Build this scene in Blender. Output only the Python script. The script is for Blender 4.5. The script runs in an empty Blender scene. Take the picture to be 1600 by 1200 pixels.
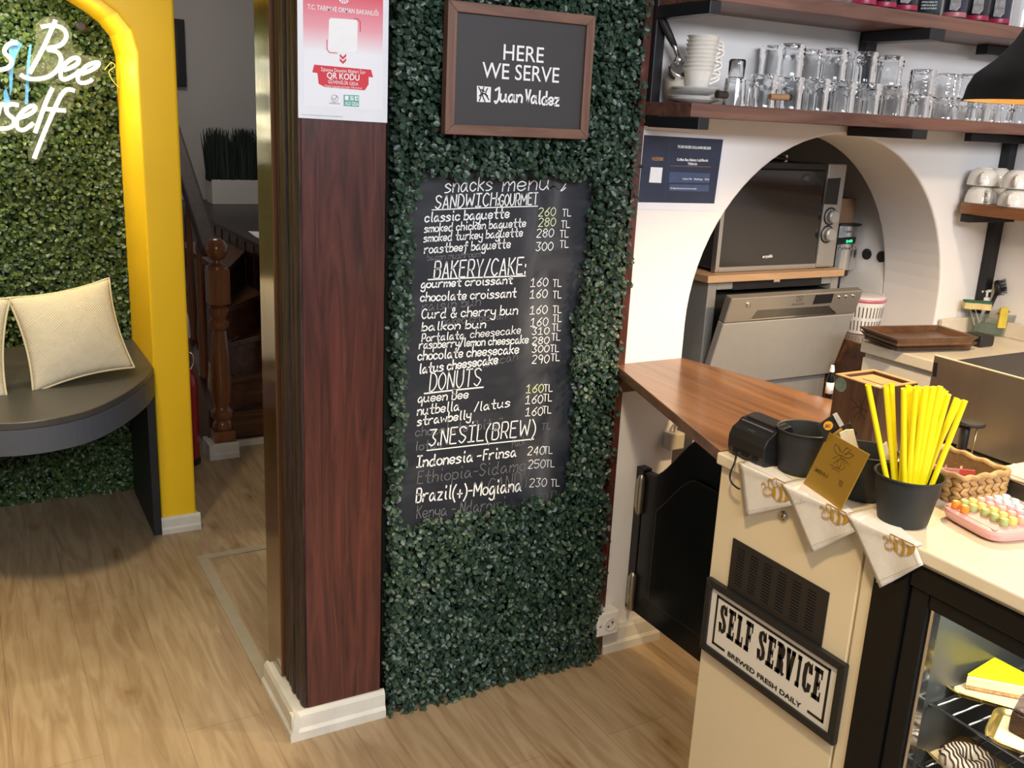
import bpy, math, random
import numpy as np
from mathutils import Vector, Matrix
random.seed(7)
scene = bpy.context.scene
COL = scene.collection
PI = math.pi

# ------------------------------------------------------------------ camera
CAM_F, CAM_P, CAM_R, CAM_A, CAM_H = 1500.0, math.radians(15.5), math.radians(-2.8), math.radians(60.1), 1.55
FW = Vector((math.cos(CAM_A)*math.cos(CAM_P), math.sin(CAM_A)*math.cos(CAM_P), -math.sin(CAM_P)))
_rt = Vector((math.sin(CAM_A), -math.cos(CAM_A), 0))
_dn = FW.cross(_rt)
RT = _rt*math.cos(CAM_R) + _dn*math.sin(CAM_R)
DN = -_rt*math.sin(CAM_R) + _dn*math.cos(CAM_R)
EYE = Vector((0, 0, CAM_H))
cd = bpy.data.cameras.new('camera')
cam = bpy.data.objects.new('camera', cd)
COL.objects.link(cam)
cam.matrix_world = Matrix(((RT.x, -DN.x, -FW.x, 0), (RT.y, -DN.y, -FW.y, 0), (RT.z, -DN.z, -FW.z, CAM_H), (0, 0, 0, 1)))
cd.sensor_width = 36
cd.lens = CAM_F/1600*36
cd.clip_start = .05
scene.camera = cam

# ------------------------------------------------------------------ world, lights, exposure
scene.view_settings.view_transform = 'Standard'
scene.view_settings.look = 'None'
scene.view_settings.gamma = 1
scene.view_settings.use_curve_mapping = False
scene.view_settings.exposure = 0.0
w = bpy.data.worlds.new('world')
scene.world = w
w.use_nodes = True
w.node_tree.nodes['Background'].inputs[0].default_value = (.80, .87, 1, 1)
w.node_tree.nodes['Background'].inputs[1].default_value = .27

def lamp(name, typ, loc, target, power, col, size=1, size_y=None, blend=.6, angle=100):
    l = bpy.data.lights.new(name, typ)
    l.energy = power
    l.color = col
    if typ == 'AREA':
        l.shape = 'RECTANGLE'
        l.size = size
        l.size_y = size_y or size
    else:
        l.shadow_soft_size = size
    if typ == 'SPOT':
        l.spot_size = math.radians(angle)
        l.spot_blend = blend
    o = bpy.data.objects.new(name, l)
    COL.objects.link(o)
    o.location = loc
    o.rotation_euler = (Vector(target)-Vector(loc)).to_track_quat('-Z', 'Y').to_euler()
    return o
lamp('shopfront_daylight', 'AREA', (.75, -1.8, 2.60), (1.3, 2.1, 1.95), 125, (.90, .94, 1), 2.6, .6)
lamp('warm_spot', 'SPOT', (-.35, 1.7, 2.8), (-.62, 2.35, 0), 290, (1, .80, .46), .12, blend=.9, angle=58)
lamp('warm_spot', 'SPOT', (.35, .55, 2.8), (1.32, 1.1, .6), 150, (1, .76, .44), .10, angle=62)
lamp('warm_spot', 'SPOT', (-.2, 1.9, 2.8), (.42, 3.47, 1.1), 78, (1, .84, .58), .10, blend=.8, angle=52)  # added fill without a known fitting, brightens the yellow alcove front
lamp('kitchen_fill', 'SPOT', (2.05, .35, 2.75), (2.66, 2.0, .82), 90, (1, .80, .55), .10, blend=.8, angle=42)  # warm fill added for the worktop and right wall, source invented
lamp('hall_fill', 'AREA', (1.0, 5.4, 2.75), (1.2, 5.6, 0), 11, (1, .90, .78), .7, .7)  # unseen area light added to lift the grey of the rear hall
lamp('niche_strip', 'AREA', (.1, 3.62, 1.88), (.1, 3.75, .8), 10, (1, .93, .66), .5, .06)
lamp('display_strip', 'AREA', (1.44, .69, .845), (1.55, .71, .4), 4.2, (.93, 1, .92), .5, .05)

# ------------------------------------------------------------------ points on planes of the place
def ray(x, y):
    return FW + RT*((x-800)/CAM_F) + DN*((y-600)/CAM_F)
def at_z(x, y, z):
    d = ray(x, y); return EYE + d*((z-CAM_H)/d.z)
def at_y(x, y, Y):
    d = ray(x, y); return EYE + d*(Y/d.y)
def at_x(x, y, X):
    d = ray(x, y); return EYE + d*(X/d.x)
def at_plane(x, y, P, n):
    d = ray(x, y); return EYE + d*((P-EYE).dot(n)/d.dot(n))

# ------------------------------------------------------------------ materials
MATS = {}
def mat(name, col, rough=.5, metal=0, var=0, vscale=8, bump=0, bscale=60, coat=0, trans=0, emit=None, estr=0, spec=.5, ior=1.45, alpha=1, stretch=None):
    if name in MATS: return MATS[name]
    m = bpy.data.materials.new(name)
    m.use_nodes = True
    nt = m.node_tree
    b = nt.nodes['Principled BSDF']
    b.inputs['Base Color'].default_value = (*col, 1)
    b.inputs['Roughness'].default_value = rough
    b.inputs['Metallic'].default_value = metal
    b.inputs['Coat Weight'].default_value = coat
    b.inputs['Coat Roughness'].default_value = .08
    b.inputs['Transmission Weight'].default_value = trans
    b.inputs['Specular IOR Level'].default_value = spec
    b.inputs['IOR'].default_value = ior
    b.inputs['Alpha'].default_value = alpha
    if emit:
        b.inputs['Emission Color'].default_value = (*emit, 1)
        b.inputs['Emission Strength'].default_value = estr
    if var or bump:
        tc = nt.nodes.new('ShaderNodeTexCoord')
        mp = nt.nodes.new('ShaderNodeMapping')
        nt.links.new(tc.outputs['Object'], mp.inputs['Vector'])
        if stretch: mp.inputs['Scale'].default_value = stretch
    if var:
        n = nt.nodes.new('ShaderNodeTexNoise')
        n.inputs['Scale'].default_value = vscale
        n.inputs['Detail'].default_value = 5
        nt.links.new(mp.outputs[0], n.inputs['Vector'])
        r = nt.nodes.new('ShaderNodeValToRGB')
        r.color_ramp.elements[0].position = .3
        r.color_ramp.elements[1].position = .7
        r.color_ramp.elements[0].color = (*[max(0, c*(1-var)) for c in col], 1)
        r.color_ramp.elements[1].color = (*[min(1, c*(1+var)) for c in col], 1)
        nt.links.new(n.outputs['Fac'], r.inputs['Fac'])
        nt.links.new(r.outputs[0], b.inputs['Base Color'])
    if bump:
        n2 = nt.nodes.new('ShaderNodeTexNoise')
        n2.inputs['Scale'].default_value = bscale
        n2.inputs['Detail'].default_value = 4
        nt.links.new(mp.outputs[0], n2.inputs['Vector'])
        bp = nt.nodes.new('ShaderNodeBump')
        bp.inputs['Strength'].default_value = bump
        bp.inputs['Distance'].default_value = .01
        nt.links.new(n2.outputs['Fac'], bp.inputs['Height'])
        nt.links.new(bp.outputs[0], b.inputs['Normal'])
    MATS[name] = m
    return m

def wood(name, c0, c1, axis='z', scale=9, rough=.35, coat=0, bump=.15, contrast=(.35, .65), ringw=1.2):
    """streaky grain running along one axis"""
    if name in MATS: return MATS[name]
    m = bpy.data.materials.new(name)
    m.use_nodes = True
    nt = m.node_tree
    b = nt.nodes['Principled BSDF']
    b.inputs['Roughness'].default_value = rough
    b.inputs['Coat Weight'].default_value = coat
    b.inputs['Coat Roughness'].default_value = .12
    tc = nt.nodes.new('ShaderNodeTexCoord')
    mp = nt.nodes.new('ShaderNodeMapping')
    s = {'x': (.07, 1, 1), 'y': (1, .07, 1), 'z': (1, 1, .07)}[axis]
    mp.inputs['Scale'].default_value = s
    nt.links.new(tc.outputs['Object'], mp.inputs['Vector'])
    n = nt.nodes.new('ShaderNodeTexNoise')
    n.inputs['Scale'].default_value = scale*4
    n.inputs['Detail'].default_value = 7
    n.inputs['Roughness'].default_value = .6
    n.inputs['Distortion'].default_value = ringw
    nt.links.new(mp.outputs[0], n.inputs['Vector'])
    r = nt.nodes.new('ShaderNodeValToRGB')
    r.color_ramp.elements[0].position, r.color_ramp.elements[1].position = contrast
    r.color_ramp.elements[0].color = (*c0, 1)
    r.color_ramp.elements[1].color = (*c1, 1)
    nt.links.new(n.outputs['Fac'], r.inputs['Fac'])
    nt.links.new(r.outputs[0], b.inputs['Base Color'])
    bp = nt.nodes.new('ShaderNodeBump')
    bp.inputs['Strength'].default_value = bump
    bp.inputs['Distance'].default_value = .004
    nt.links.new(n.outputs['Fac'], bp.inputs['Height'])
    nt.links.new(bp.outputs[0], b.inputs['Normal'])
    MATS[name] = m
    return m

# ------------------------------------------------------------------ geometry collector
def V3(p): return Vector(p)
class G:
    def __init__(s): s.v, s.f, s.m = [], [], []
    def add(s, vs, fs, m=0):
        o = len(s.v)
        s.v += [tuple(p) for p in vs]
        s.f += [tuple(i+o for i in f) for f in fs]
        s.m += [m]*len(fs)
        return s
    def box(s, x0, y0, z0, x1, y1, z1, m=0):
        vs = [(x, y, z) for z in (z0, z1) for y in (y0, y1) for x in (x0, x1)]
        return s.add(vs, [(0, 2, 3, 1), (4, 5, 7, 6), (0, 1, 5, 4), (2, 6, 7, 3), (0, 4, 6, 2), (1, 3, 7, 5)], m)
    def obox(s, c, u, v, n, su, sv, sn, m=0):
        """box about centre c with half extents along unit axes"""
        c, u, v, n = V3(c), V3(u)*su, V3(v)*sv, V3(n)*sn
        vs = [c+u*a+v*b+n*d for d in (-1, 1) for b in (-1, 1) for a in (-1, 1)]
        return s.add(vs, [(0, 2, 3, 1), (4, 5, 7, 6), (0, 1, 5, 4), (2, 6, 7, 3), (0, 4, 6, 2), (1, 3, 7, 5)], m)
    def prism(s, poly, ext, m=0):
        ext = V3(ext); n = len(poly)
        a = [V3(p) for p in poly]
        vs = a + [p+ext for p in a]
        fs = [tuple(range(n))[::-1], tuple(range(n, 2*n))] + [(i, (i+1) % n, n+(i+1) % n, n+i) for i in range(n)]
        return s.add(vs, fs, m)
    def grid(s, rows, m=0, close=False):
        h, w_ = len(rows), len(rows[0])
        vs = [p for r in rows for p in r]
        fs = []
        for i in range(h-1):
            for j in range(w_ if close else w_-1):
                k = (j+1) % w_
                fs.append((i*w_+j, i*w_+k, (i+1)*w_+k, (i+1)*w_+j))
        return s.add(vs, fs, m)
    def lathe(s, prof, c=(0, 0, 0), n=24, m=0, axis=None, cap=True):
        c = V3(c)
        if axis is None: X, Y, Z = Vector((1, 0, 0)), Vector((0, 1, 0)), Vector((0, 0, 1))
        else:
            Z = V3(axis).normalized()
            X = Z.orthogonal().normalized(); Y = Z.cross(X)
        rows = []
        for r, z in prof:
            rows.append([c+X*(max(r, 1e-5)*math.cos(2*PI*k/n))+Y*(max(r, 1e-5)*math.sin(2*PI*k/n))+Z*z for k in range(n)])
        s.grid(rows, m, close=True)
        o = len(s.v)-len(prof)*n
        if cap and prof[0][0] > 1e-4 and prof[0] != prof[-1]:
            s.f.append(tuple(o+k for k in range(n))[::-1]); s.m.append(m)
        if cap and prof[-1][0] > 1e-4 and prof[0] != prof[-1]:
            s.f.append(tuple(o+(len(prof)-1)*n+k for k in range(n))); s.m.append(m)
        return s
    def cyl(s, p0, p1, r0, r1=None, n=16, m=0):
        p0, p1 = V3(p0), V3(p1)
        r1 = r0 if r1 is None else r1
        return s.lathe([(r0, 0), (r1, (p1-p0).length)], p0, n, m, axis=p1-p0)
    def tube(s, path, r, n=8, m=0, closed=False):
        P = [V3(p) for p in path]; N = len(P); rows = []
        ref = None
        for i in range(N):
            t = (P[(i+1) % N]-P[i-1]) if closed else (P[min(i+1, N-1)]-P[max(i-1, 0)])
            t.normalize()
            if ref is None: ref = t.orthogonal().normalized()
            a = (ref-t*ref.dot(t))
            if a.length < 1e-6: a = t.orthogonal()
            a.normalize(); ref = a
            b = t.cross(a)
            rr = r[i] if isinstance(r, (list, tuple)) else r
            rows.append([P[i]+(a*math.cos(2*PI*k/n)+b*math.sin(2*PI*k/n))*rr for k in range(n)])
        if closed: rows.append(rows[0])
        s.grid(rows, m, close=True)
        if not closed:
            o = len(s.v)-N*n
            s.f.append(tuple(o+k for k in range(n))[::-1]); s.m.append(m)
            s.f.append(tuple(o+(N-1)*n+k for k in range(n))); s.m.append(m)
        return s
    def ribbon(s, pts, w_, nrm, m=0):
        """flat stroke of width w_ lying on a plane with normal nrm"""
        P = [V3(p) for p in pts]; nrm = V3(nrm); L, R = [], []
        for i in range(len(P)):
            t = P[min(i+1, len(P)-1)]-P[max(i-1, 0)]
            if t.length < 1e-7: t = Vector((1, 0, 0))
            q = nrm.cross(t.normalized())*(w_/2)
            if i == 0: P[0] = P[0]-t.normalized()*w_*.3
            if i == len(P)-1: P[i] = P[i]+t.normalized()*w_*.3
            L.append(P[i]+q); R.append(P[i]-q)
        return s.grid([L, R], m)
    def obj(s, name, mats, parent=None, smooth=False, bev=0, seg=2, auto=None, kind=None):
        me = bpy.data.meshes.new(name)
        v = np.array(s.v, dtype=float)
        lo, hi = v.min(0), v.max(0)
        org = np.array([(lo[0]+hi[0])/2, (lo[1]+hi[1])/2, lo[2]])
        me.from_pydata([tuple(p) for p in (v-org)], [], s.f)
        for mm in (mats if isinstance(mats, (list, tuple)) else [mats]): me.materials.append(mm)
        if any(s.m): me.polygons.foreach_set('material_index', s.m)
        if smooth: me.polygons.foreach_set('use_smooth', [True]*len(s.f))
        me.update()
        me.validate()
        if smooth and auto is not None: me.set_sharp_from_angle(angle=math.radians(auto))
        o = bpy.data.objects.new(name, me)
        COL.objects.link(o)
        o.location = org
        if bev:
            b = o.modifiers.new('bevel', 'BEVEL'); b.width = bev; b.segments = seg; b.limit_method = 'ANGLE'
            b.angle_limit = math.radians(40)
        if parent is not None: child(o, parent)
        if kind: o['kind'] = kind
        return o
def child(o, parent):
    o.parent = parent
    o.matrix_parent_inverse = Matrix.LocRotScale(parent.location, parent.rotation_euler, None).inverted()
def tag(o, label, cat, group=None, kind=None):
    o['label'] = label; o['category'] = cat
    if group: o['group'] = group
    if kind: o['kind'] = kind
    return o
def thing(name, label, cat, loc, group=None):
    o = bpy.data.objects.new(name, None)
    o.empty_display_size = .05
    COL.objects.link(o); o.location = loc
    return tag(o, label, cat, group)
def dup(root, loc, label, rotz=0, group=None):
    r = root.copy(); COL.objects.link(r)
    r.location = loc; r.rotation_euler = (0, 0, rotz); r['label'] = label
    if group: r['group'] = group
    for ch in list(root.children):
        c = ch.copy(); COL.objects.link(c); c.parent = r
        c.matrix_parent_inverse = ch.matrix_parent_inverse.copy()
        for g in list(ch.children):
            d = g.copy(); COL.objects.link(d); d.parent = c
            d.matrix_parent_inverse = g.matrix_parent_inverse.copy()
    return r
def spline(pts, k=6, closed=False):
    """Catmull-Rom through the points; a repeated point makes a corner"""
    P = [V3(p) for p in pts]; n = len(P); out = []
    for i in range(n if closed else n-1):
        p0 = P[(i-1) % n] if closed else P[max(i-1, 0)]
        p1, p2 = P[i], P[(i+1) % n]
        p3 = P[(i+2) % n] if closed else P[min(i+2, n-1)]
        if (p2-p1).length < 1e-7: continue
        for j in range(k):
            t = j/k
            out.append(.5*((2*p1)+(p2-p0)*t+(2*p0-5*p1+4*p2-p3)*t*t+(3*p1-p0-3*p2+p3)*t**3))
    if not closed: out.append(P[-1])
    return out
def text(g, s, org, u, v, size, align='LEFT', bold=0, m=0, lift=.0008, xs=1, width=None):
    """printed lettering laid on a plane: org + u*x + v*y"""
    cu = bpy.data.curves.new('t', 'FONT')
    cu.body = s; cu.size = 1; cu.align_x = align; cu.offset = bold; cu.resolution_u = 3
    o = bpy.data.objects.new('t', cu)
    me = o.to_mesh()
    u, v = V3(u).normalized(), V3(v).normalized(); n = u.cross(v); org = V3(org)
    if me and len(me.vertices):
        xx = [p.co.x for p in me.vertices]
        k = size*xs
        if width: k = width/(max(xx)-min(xx))
        g.add([org+u*(p.co.x*k)+v*(p.co.y*size)+n*lift for p in me.vertices], [tuple(p.vertices) for p in me.polygons], m)
    o.to_mesh_clear()
    bpy.data.objects.remove(o); bpy.data.curves.remove(cu)

# single-stroke handwriting: each glyph is strokes of points, digit = x, letter = height (d baseline, h x-height, k capital)
GL = dict(zip('abcdefghijklmnopqrstuvwxyz', [
 '4g2h0f1d3e4h 4h4e5d', '0k0d 0f2h4g4e2d0e', '4g2h0g0e2d4e', '4g2h0f1d3d4f 4k4e5d', '0f3f4g2h0g0e2d4e', '4j3k2j2d1b 0h4h',
 '4g2h0f1d3e4h 4h4b2a0b', '0k0d 0f2h4g4d', '1h1e2d 1j1k', '2h2b0a 2j2k', '0k0d 4h0f 1f4d', '1k1e2d', '0h0d 0f2h3g3d 3f5h6g6d',
 '0h0d 0f2h4g4d', '2h0g0e2d4e4g2h', '0h0a 0g2h4g4e2d0e', '4g2h0f1d3e4h 4h4a', '0h0d 0f2h4h', '4g2h0g2f4e2d0d', '2k2e3d4d 0h4h',
 '0h0e2d4f 4h4e5d', '0h2d4h', '0h1d3g5d6h', '0h4d 4h0d', '0h0f2e4f 4h4b2a0b', '0h4h4h0d0d4d']))
GL.update(dict(zip('ABCDEFGHIKLMNOPRSTUVWY', [
 '0d2k2k4d 1f3f', '0d0k 0k3k4i3h0h 0h3h4f3d0d', '4j2k0i0f2d4e', '0d0k 0k2k4i4f2d0d', '4k0k0k0d0d4d 0h3h', '4k0k0k0d 0h3h', '4j2k0i0f2d4e4g4g2g',
 '0k0d 4k4d 0h4h', '0k4k 2k2d 0d4d', '0k0d 4k0g 1h4d', '0k0d0d4d', '0d0k0k3f3f6k6k6d', '0d0k0k4d4d4k', '2k0i0f2d4f4i2k', '0d0k 0k3k4i3g0g',
 '0d0k 0k3k4i3g0g 2g4d', '4j2k0j1h3g4f2d0e', '0k4k 2k2d', '0k0f2d4f4k', '0k2d2d4k', '0k1d1d3i3i5d5d6k', '0k2g4k 2g2d'])))
GL.update({'0': '2k0i0f2d4f4i2k', '1': '0i2k2k2d 0d4d', '2': '0j2k4i0d0d4d', '3': '0k4k4k2h4f2d0e', '4': '3d3k3k0f0f4f', '5': '4k0k0k0h3h4f2d0e',
 '6': '4k1h0f2d4f2h0f', '7': '0k4k4k1d', '8': '2h0i2k4i2h0f2d4f2h', '9': '4i2k0i2g4i4i3d', '/': '0d3k', '(': '2k0h0e2b', ')': '0k2h2e0b', '+': '0f4f 2h2d',
 '-': '0g3g', '.': '0d0e', ':': '0d0e 0h0g', '&': '5d1i2k3i0f1d3d5g', '"': '0k0j 2k2j', ',': '1d0b'})
def script_strokes(s, slant=.12, gap=1.7):
    """-> list of strokes, each a list of (x, y) with capital height 7 units; and total advance"""
    out, x = [], 0
    for ch in s:
        if ch == ' ': x += 3.2; continue
        base = ch
        if ch == 'İ': base = 'I'
        sharp = base in 'EFHIKLMNTVWAYvwxz/'
        wd = 0
        for st in GL[base].split():
            pts = [(int(st[i]), ord(st[i+1])-100) for i in range(0, len(st), 2)]
            wd = max(wd, max(p[0] for p in pts))
            q = [(p[0]+x+p[1]*slant, p[1], 0) for p in pts]
            q = [(p.x, p.y) for p in (map(V3, q) if sharp else spline(q, 5))]
            out.append(q)
        if ch == 'İ': out.append([(x+2+8*slant, 8), (x+2+8.6*slant, 8.6)])
        x += wd+gap
    return out, x-gap

# ================================================================== materials of the place
PLASTER = mat('white_plaster', (.80, .775, .76), .8, var=.03, vscale=3, bump=.06, bscale=25)
GREYWALL = mat('grey_wall_paint', (.50, .47, .45), .8, var=.03, vscale=3, bump=.05, bscale=30)
YELLOW = mat('yellow_paint', (.94, .60, .012), .45, var=.03, vscale=5, bump=.03, bscale=40)
MAHOG = wood('mahogany', (.028, .008, .006), (.130, .034, .024), 'z', 6, .30, .25, .15, (.30, .72), 2.6)
MOLD = wood('dark_varnish', (.008, .005, .006), (.062, .034, .036), 'z', 26, .55, .0, .9, (.38, .62), .5)
JAMB = wood('brown_varnish', (.075, .030, .011), (.16, .066, .024), 'z', 5, .16, .8, .22, (.3, .7), .8)
WALNUT_X = wood('walnut_x', (.100, .042, .030), (.205, .098, .068), 'x', 6, .45, 0, .08)
WALNUT_Y = wood('walnut_y', (.13, .048, .022), (.33, .145, .060), 'y', 5, .30, .15, .06, (.3, .7))
OLDWOOD = wood('stair_wood', (.055, .022, .012), (.15, .062, .028), 'x', 5, .3, .3, .08)
NEWEL = wood('newel_wood', (.15, .050, .018), (.27, .105, .040), 'z', 5, .22, .6, .05)
DARKWOOD = wood('wainscot_wood', (.035, .012, .009), (.085, .028, .020), 'z', 7, .35, .3, .1)
SKIRT = mat('white_skirting', (.66, .64, .58), .45, var=.10, vscale=12, bump=.08, bscale=60)
BLACK = mat('black_metal', (.012, .012, .014), .42, bump=.03, bscale=120)
BLACKPAINT = mat('black_paint', (.006, .006, .007), .28, bump=.04, bscale=60)
STEEL = mat('brushed_steel', (.46, .45, .43), .34, .85, var=.04, vscale=60, stretch=(.05, 1, 1))
CHROME = mat('chrome', (.80, .80, .80), .12, 1, var=.02, vscale=20)
WHITEPLASTIC = mat('white_plastic', (.80, .79, .76), .35, var=.02, vscale=20)
PRINTWHITE = mat('printed_white', (.82, .82, .82), .6, var=.02, vscale=60)
PAPER = mat('paper', (.76, .77, .81), .6, var=.02, vscale=30)
CERAMIC = mat('cream_ceramic', (.80, .765, .70), .12, coat=.6, var=.02, vscale=20)

def floor_material():
    m = bpy.data.materials.new('oak_planks'); m.use_nodes = True
    nt = m.node_tree; b = nt.nodes['Principled BSDF']; L = nt.links.new
    tc = nt.nodes.new('ShaderNodeTexCoord')
    rot = nt.nodes.new('ShaderNodeMapping'); rot.inputs['Rotation'].default_value = (0, 0, PI/2); rot.inputs['Location'].default_value = (.03, .12, 0)
    L(tc.outputs['Object'], rot.inputs['Vector'])
    br = nt.nodes.new('ShaderNodeTexBrick')
    br.offset = .37; br.inputs['Scale'].default_value = 1
    br.inputs['Brick Width'].default_value = 1.28; br.inputs['Row Height'].default_value = .195
    br.inputs['Mortar Size'].default_value = .0009; br.inputs['Mortar Smooth'].default_value = .1; br.inputs['Bias'].default_value = 0
    br.inputs['Color1'].default_value = (.39, .285, .172, 1); br.inputs['Color2'].default_value = (.44, .328, .202, 1); br.inputs['Mortar'].default_value = (.26, .185, .11, 1)
    L(rot.outputs[0], br.inputs['Vector'])
    mp = nt.nodes.new('ShaderNodeMapping'); mp.inputs['Scale'].default_value = (1, .10, 1)
    L(tc.outputs['Object'], mp.inputs['Vector'])
    n = nt.nodes.new('ShaderNodeTexNoise'); n.inputs['Scale'].default_value = 26; n.inputs['Detail'].default_value = 7; n.inputs['Distortion'].default_value = 1.6
    L(mp.outputs[0], n.inputs['Vector'])
    r = nt.nodes.new('ShaderNodeValToRGB')
    r.color_ramp.elements[0].position = .30; r.color_ramp.elements[1].position = .62
    r.color_ramp.elements[0].color = (.66, .585, .50, 1); r.color_ramp.elements[1].color = (1, 1, 1, 1)
    L(n.outputs['Fac'], r.inputs['Fac'])
    mx = nt.nodes.new('ShaderNodeMix'); mx.data_type = 'RGBA'; mx.blend_type = 'MULTIPLY'; mx.inputs['Factor'].default_value = .9
    L(br.outputs['Color'], mx.inputs['A']); L(r.outputs[0], mx.inputs['B'])
    # knots: sparse stretched cells
    mk = nt.nodes.new('ShaderNodeMapping'); mk.inputs['Scale'].default_value = (3.1, 1.5, 1)
    L(tc.outputs['Object'], mk.inputs['Vector'])
    vo = nt.nodes.new('ShaderNodeTexVoronoi'); vo.inputs['Scale'].default_value = 1.0; vo.inputs['Randomness'].default_value = 1; vo.voronoi_dimensions = '2D'
    n3 = nt.nodes.new('ShaderNodeTexNoise'); n3.inputs['Scale'].default_value = 9; n3.inputs['Detail'].default_value = 3
    L(mk.outputs[0], n3.inputs['Vector'])
    mv = nt.nodes.new('ShaderNodeVectorMath'); mv.operation = 'MULTIPLY_ADD'; mv.inputs[1].default_value = (.16, .16, 0)
    L(n3.outputs['Color'], mv.inputs[0]); L(mk.outputs[0], mv.inputs[2]); L(mv.outputs[0], vo.inputs['Vector'])
    r2 = nt.nodes.new('ShaderNodeValToRGB')
    e = r2.color_ramp.elements
    e[0].position = 0; e[0].color = (.50, .36, .24, 1); e[1].position = .11; e[1].color = (1, 1, 1, 1)
    x = e.new(.045); x.color = (.82, .74, .62, 1)
    L(vo.outputs['Distance'], r2.inputs['Fac'])
    m2 = nt.nodes.new('ShaderNodeMix'); m2.data_type = 'RGBA'; m2.blend_type = 'MULTIPLY'; m2.inputs['Factor'].default_value = .8
    L(mx.outputs['Result'], m2.inputs['A']); L(r2.outputs[0], m2.inputs['B'])
    L(m2.outputs['Result'], b.inputs['Base Color'])
    b.inputs['Roughness'].default_value = .42
    bp = nt.nodes.new('ShaderNodeBump'); bp.inputs['Strength'].default_value = .06; bp.inputs['Distance'].default_value = .003
    L(n.outputs['Fac'], bp.inputs['Height']); L(bp.outputs[0], b.inputs['Normal'])
    return m
def leaf_material(name, lo, hi):
    m = bpy.data.materials.new(name); m.use_nodes = True
    nt = m.node_tree; b = nt.nodes['Principled BSDF']; L = nt.links.new
    ge = nt.nodes.new('ShaderNodeNewGeometry')
    r = nt.nodes.new('ShaderNodeValToRGB')
    r.color_ramp.elements[0].color = (*lo, 1); r.color_ramp.elements[1].color = (*hi, 1)
    x = r.color_ramp.elements.new(.75); x.color = (*[(a*.6+c*.4) for a, c in zip(lo, hi)], 1)
    L(ge.outputs['Random Per Island'], r.inputs['Fac']); L(r.outputs[0], b.inputs['Base Color'])
    b.inputs['Roughness'].default_value = .38
    return m
LEAF = leaf_material('boxwood_leaf', (.011, .032, .022), (.060, .110, .063))
LEAF2 = leaf_material('alcove_leaf', (.022, .055, .016), (.115, .165, .045))
LEAFBACK = mat('hedge_backing', (.010, .020, .012), .9, var=.3, vscale=30)

def hedge(name, n, x0, x1, z0, z1, Y, depth, size, matl, mask=None, rs=1, edge=.02):
    """leaves facing -Y in front of plane Y, over a thin backing mat"""
    R = np.random.default_rng(rs)
    X = R.uniform(x0-edge, x1+edge, n); Z = R.uniform(z0, z1+edge, n)
    keep = np.ones(n, bool)
    out = (X < x0) | (X > x1) | (Z > z1)
    keep &= ~(out & (R.random(n) < .62))
    keep &= X > x0
    if mask is not None: keep &= mask(X, Z, R)
    X, Z = X[keep], Z[keep]; n = len(X)
    D = Y - depth*R.random(n)**.8
    lump = .5+.5*np.sin(X*41+np.sin(Z*33)*2)*np.sin(Z*37+np.sin(X*29)*2)
    D -= lump*depth*.35
    C = np.stack([X, D, Z], 1)
    nrm = np.stack([R.normal(0, .55, n), -np.ones(n), R.normal(.35, .5, n)], 1); nrm /= np.linalg.norm(nrm, axis=1)[:, None]
    a = R.uniform(0, 2*PI, n)
    d = np.stack([np.cos(a), R.normal(0, .25, n), np.sin(a)], 1)
    d -= nrm*(d*nrm).sum(1)[:, None]; d /= np.linalg.norm(d, axis=1)[:, None]
    s = np.cross(nrm, d)
    sz = (size*R.uniform(.7, 1.25, n))[:, None]
    l, wd = sz, sz*.36
    base, tip = C-d*l*.5, C+d*l*.5
    fold = nrm*wd*.35
    l1, l2 = C-d*l*.22+s*wd*.9+fold, C+d*l*.22+s*wd+fold
    r1, r2 = C-d*l*.22-s*wd*.9+fold, C+d*l*.22-s*wd+fold
    V = np.stack([base, l1, l2, tip, r2, r1], 1).reshape(-1, 3)
    k = np.arange(n)[:, None]*6
    F = np.concatenate([k+np.array([[0, 1, 2, 3]]), k+np.array([[0, 3, 4, 5]])], 1).reshape(-1, 4)
    # backing plate appended
    bv = np.array([(x, y, z) for z in (z0, z1) for y in (Y+.002, Y+.012) for x in (x0, x1)])
    bf = np.array([(0, 2, 3, 1), (4, 5, 7, 6), (0, 1, 5, 4), (2, 6, 7, 3), (0, 4, 6, 2), (1, 3, 7, 5)])+len(V)
    nl = len(F)
    V = np.concatenate([V, bv]); F = np.concatenate([F, bf])
    org = np.array([(x0+x1)/2, Y, z0]); V = V-org
    me = bpy.data.meshes.new(name)
    me.vertices.add(len(V)); me.vertices.foreach_set('co', V.ravel())
    me.loops.add(F.size); me.loops.foreach_set('vertex_index', F.ravel().astype(np.int32))
    me.polygons.add(len(F)); me.polygons.foreach_set('loop_start', np.arange(0, F.size, 4, dtype=np.int32))
    mi = np.zeros(len(F), np.int32); mi[nl:] = 1
    me.polygons.foreach_set('material_index', mi)
    me.materials.append(matl); me.materials.append(LEAFBACK)
    me.update(calc_edges=True)
    o = bpy.data.objects.new(name, me); COL.objects.link(o); o.location = org
    return o

# ================================================================== the setting
def struct(o): o['kind'] = 'structure'; return o
struct(G().box(-4, -2, -.08, 4.2, 8, 0).obj('floor', floor_material()))
struct(G().box(-4, -1.2, 2.9, 4.2, 8, 3.0).obj('ceiling', PLASTER))
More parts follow.
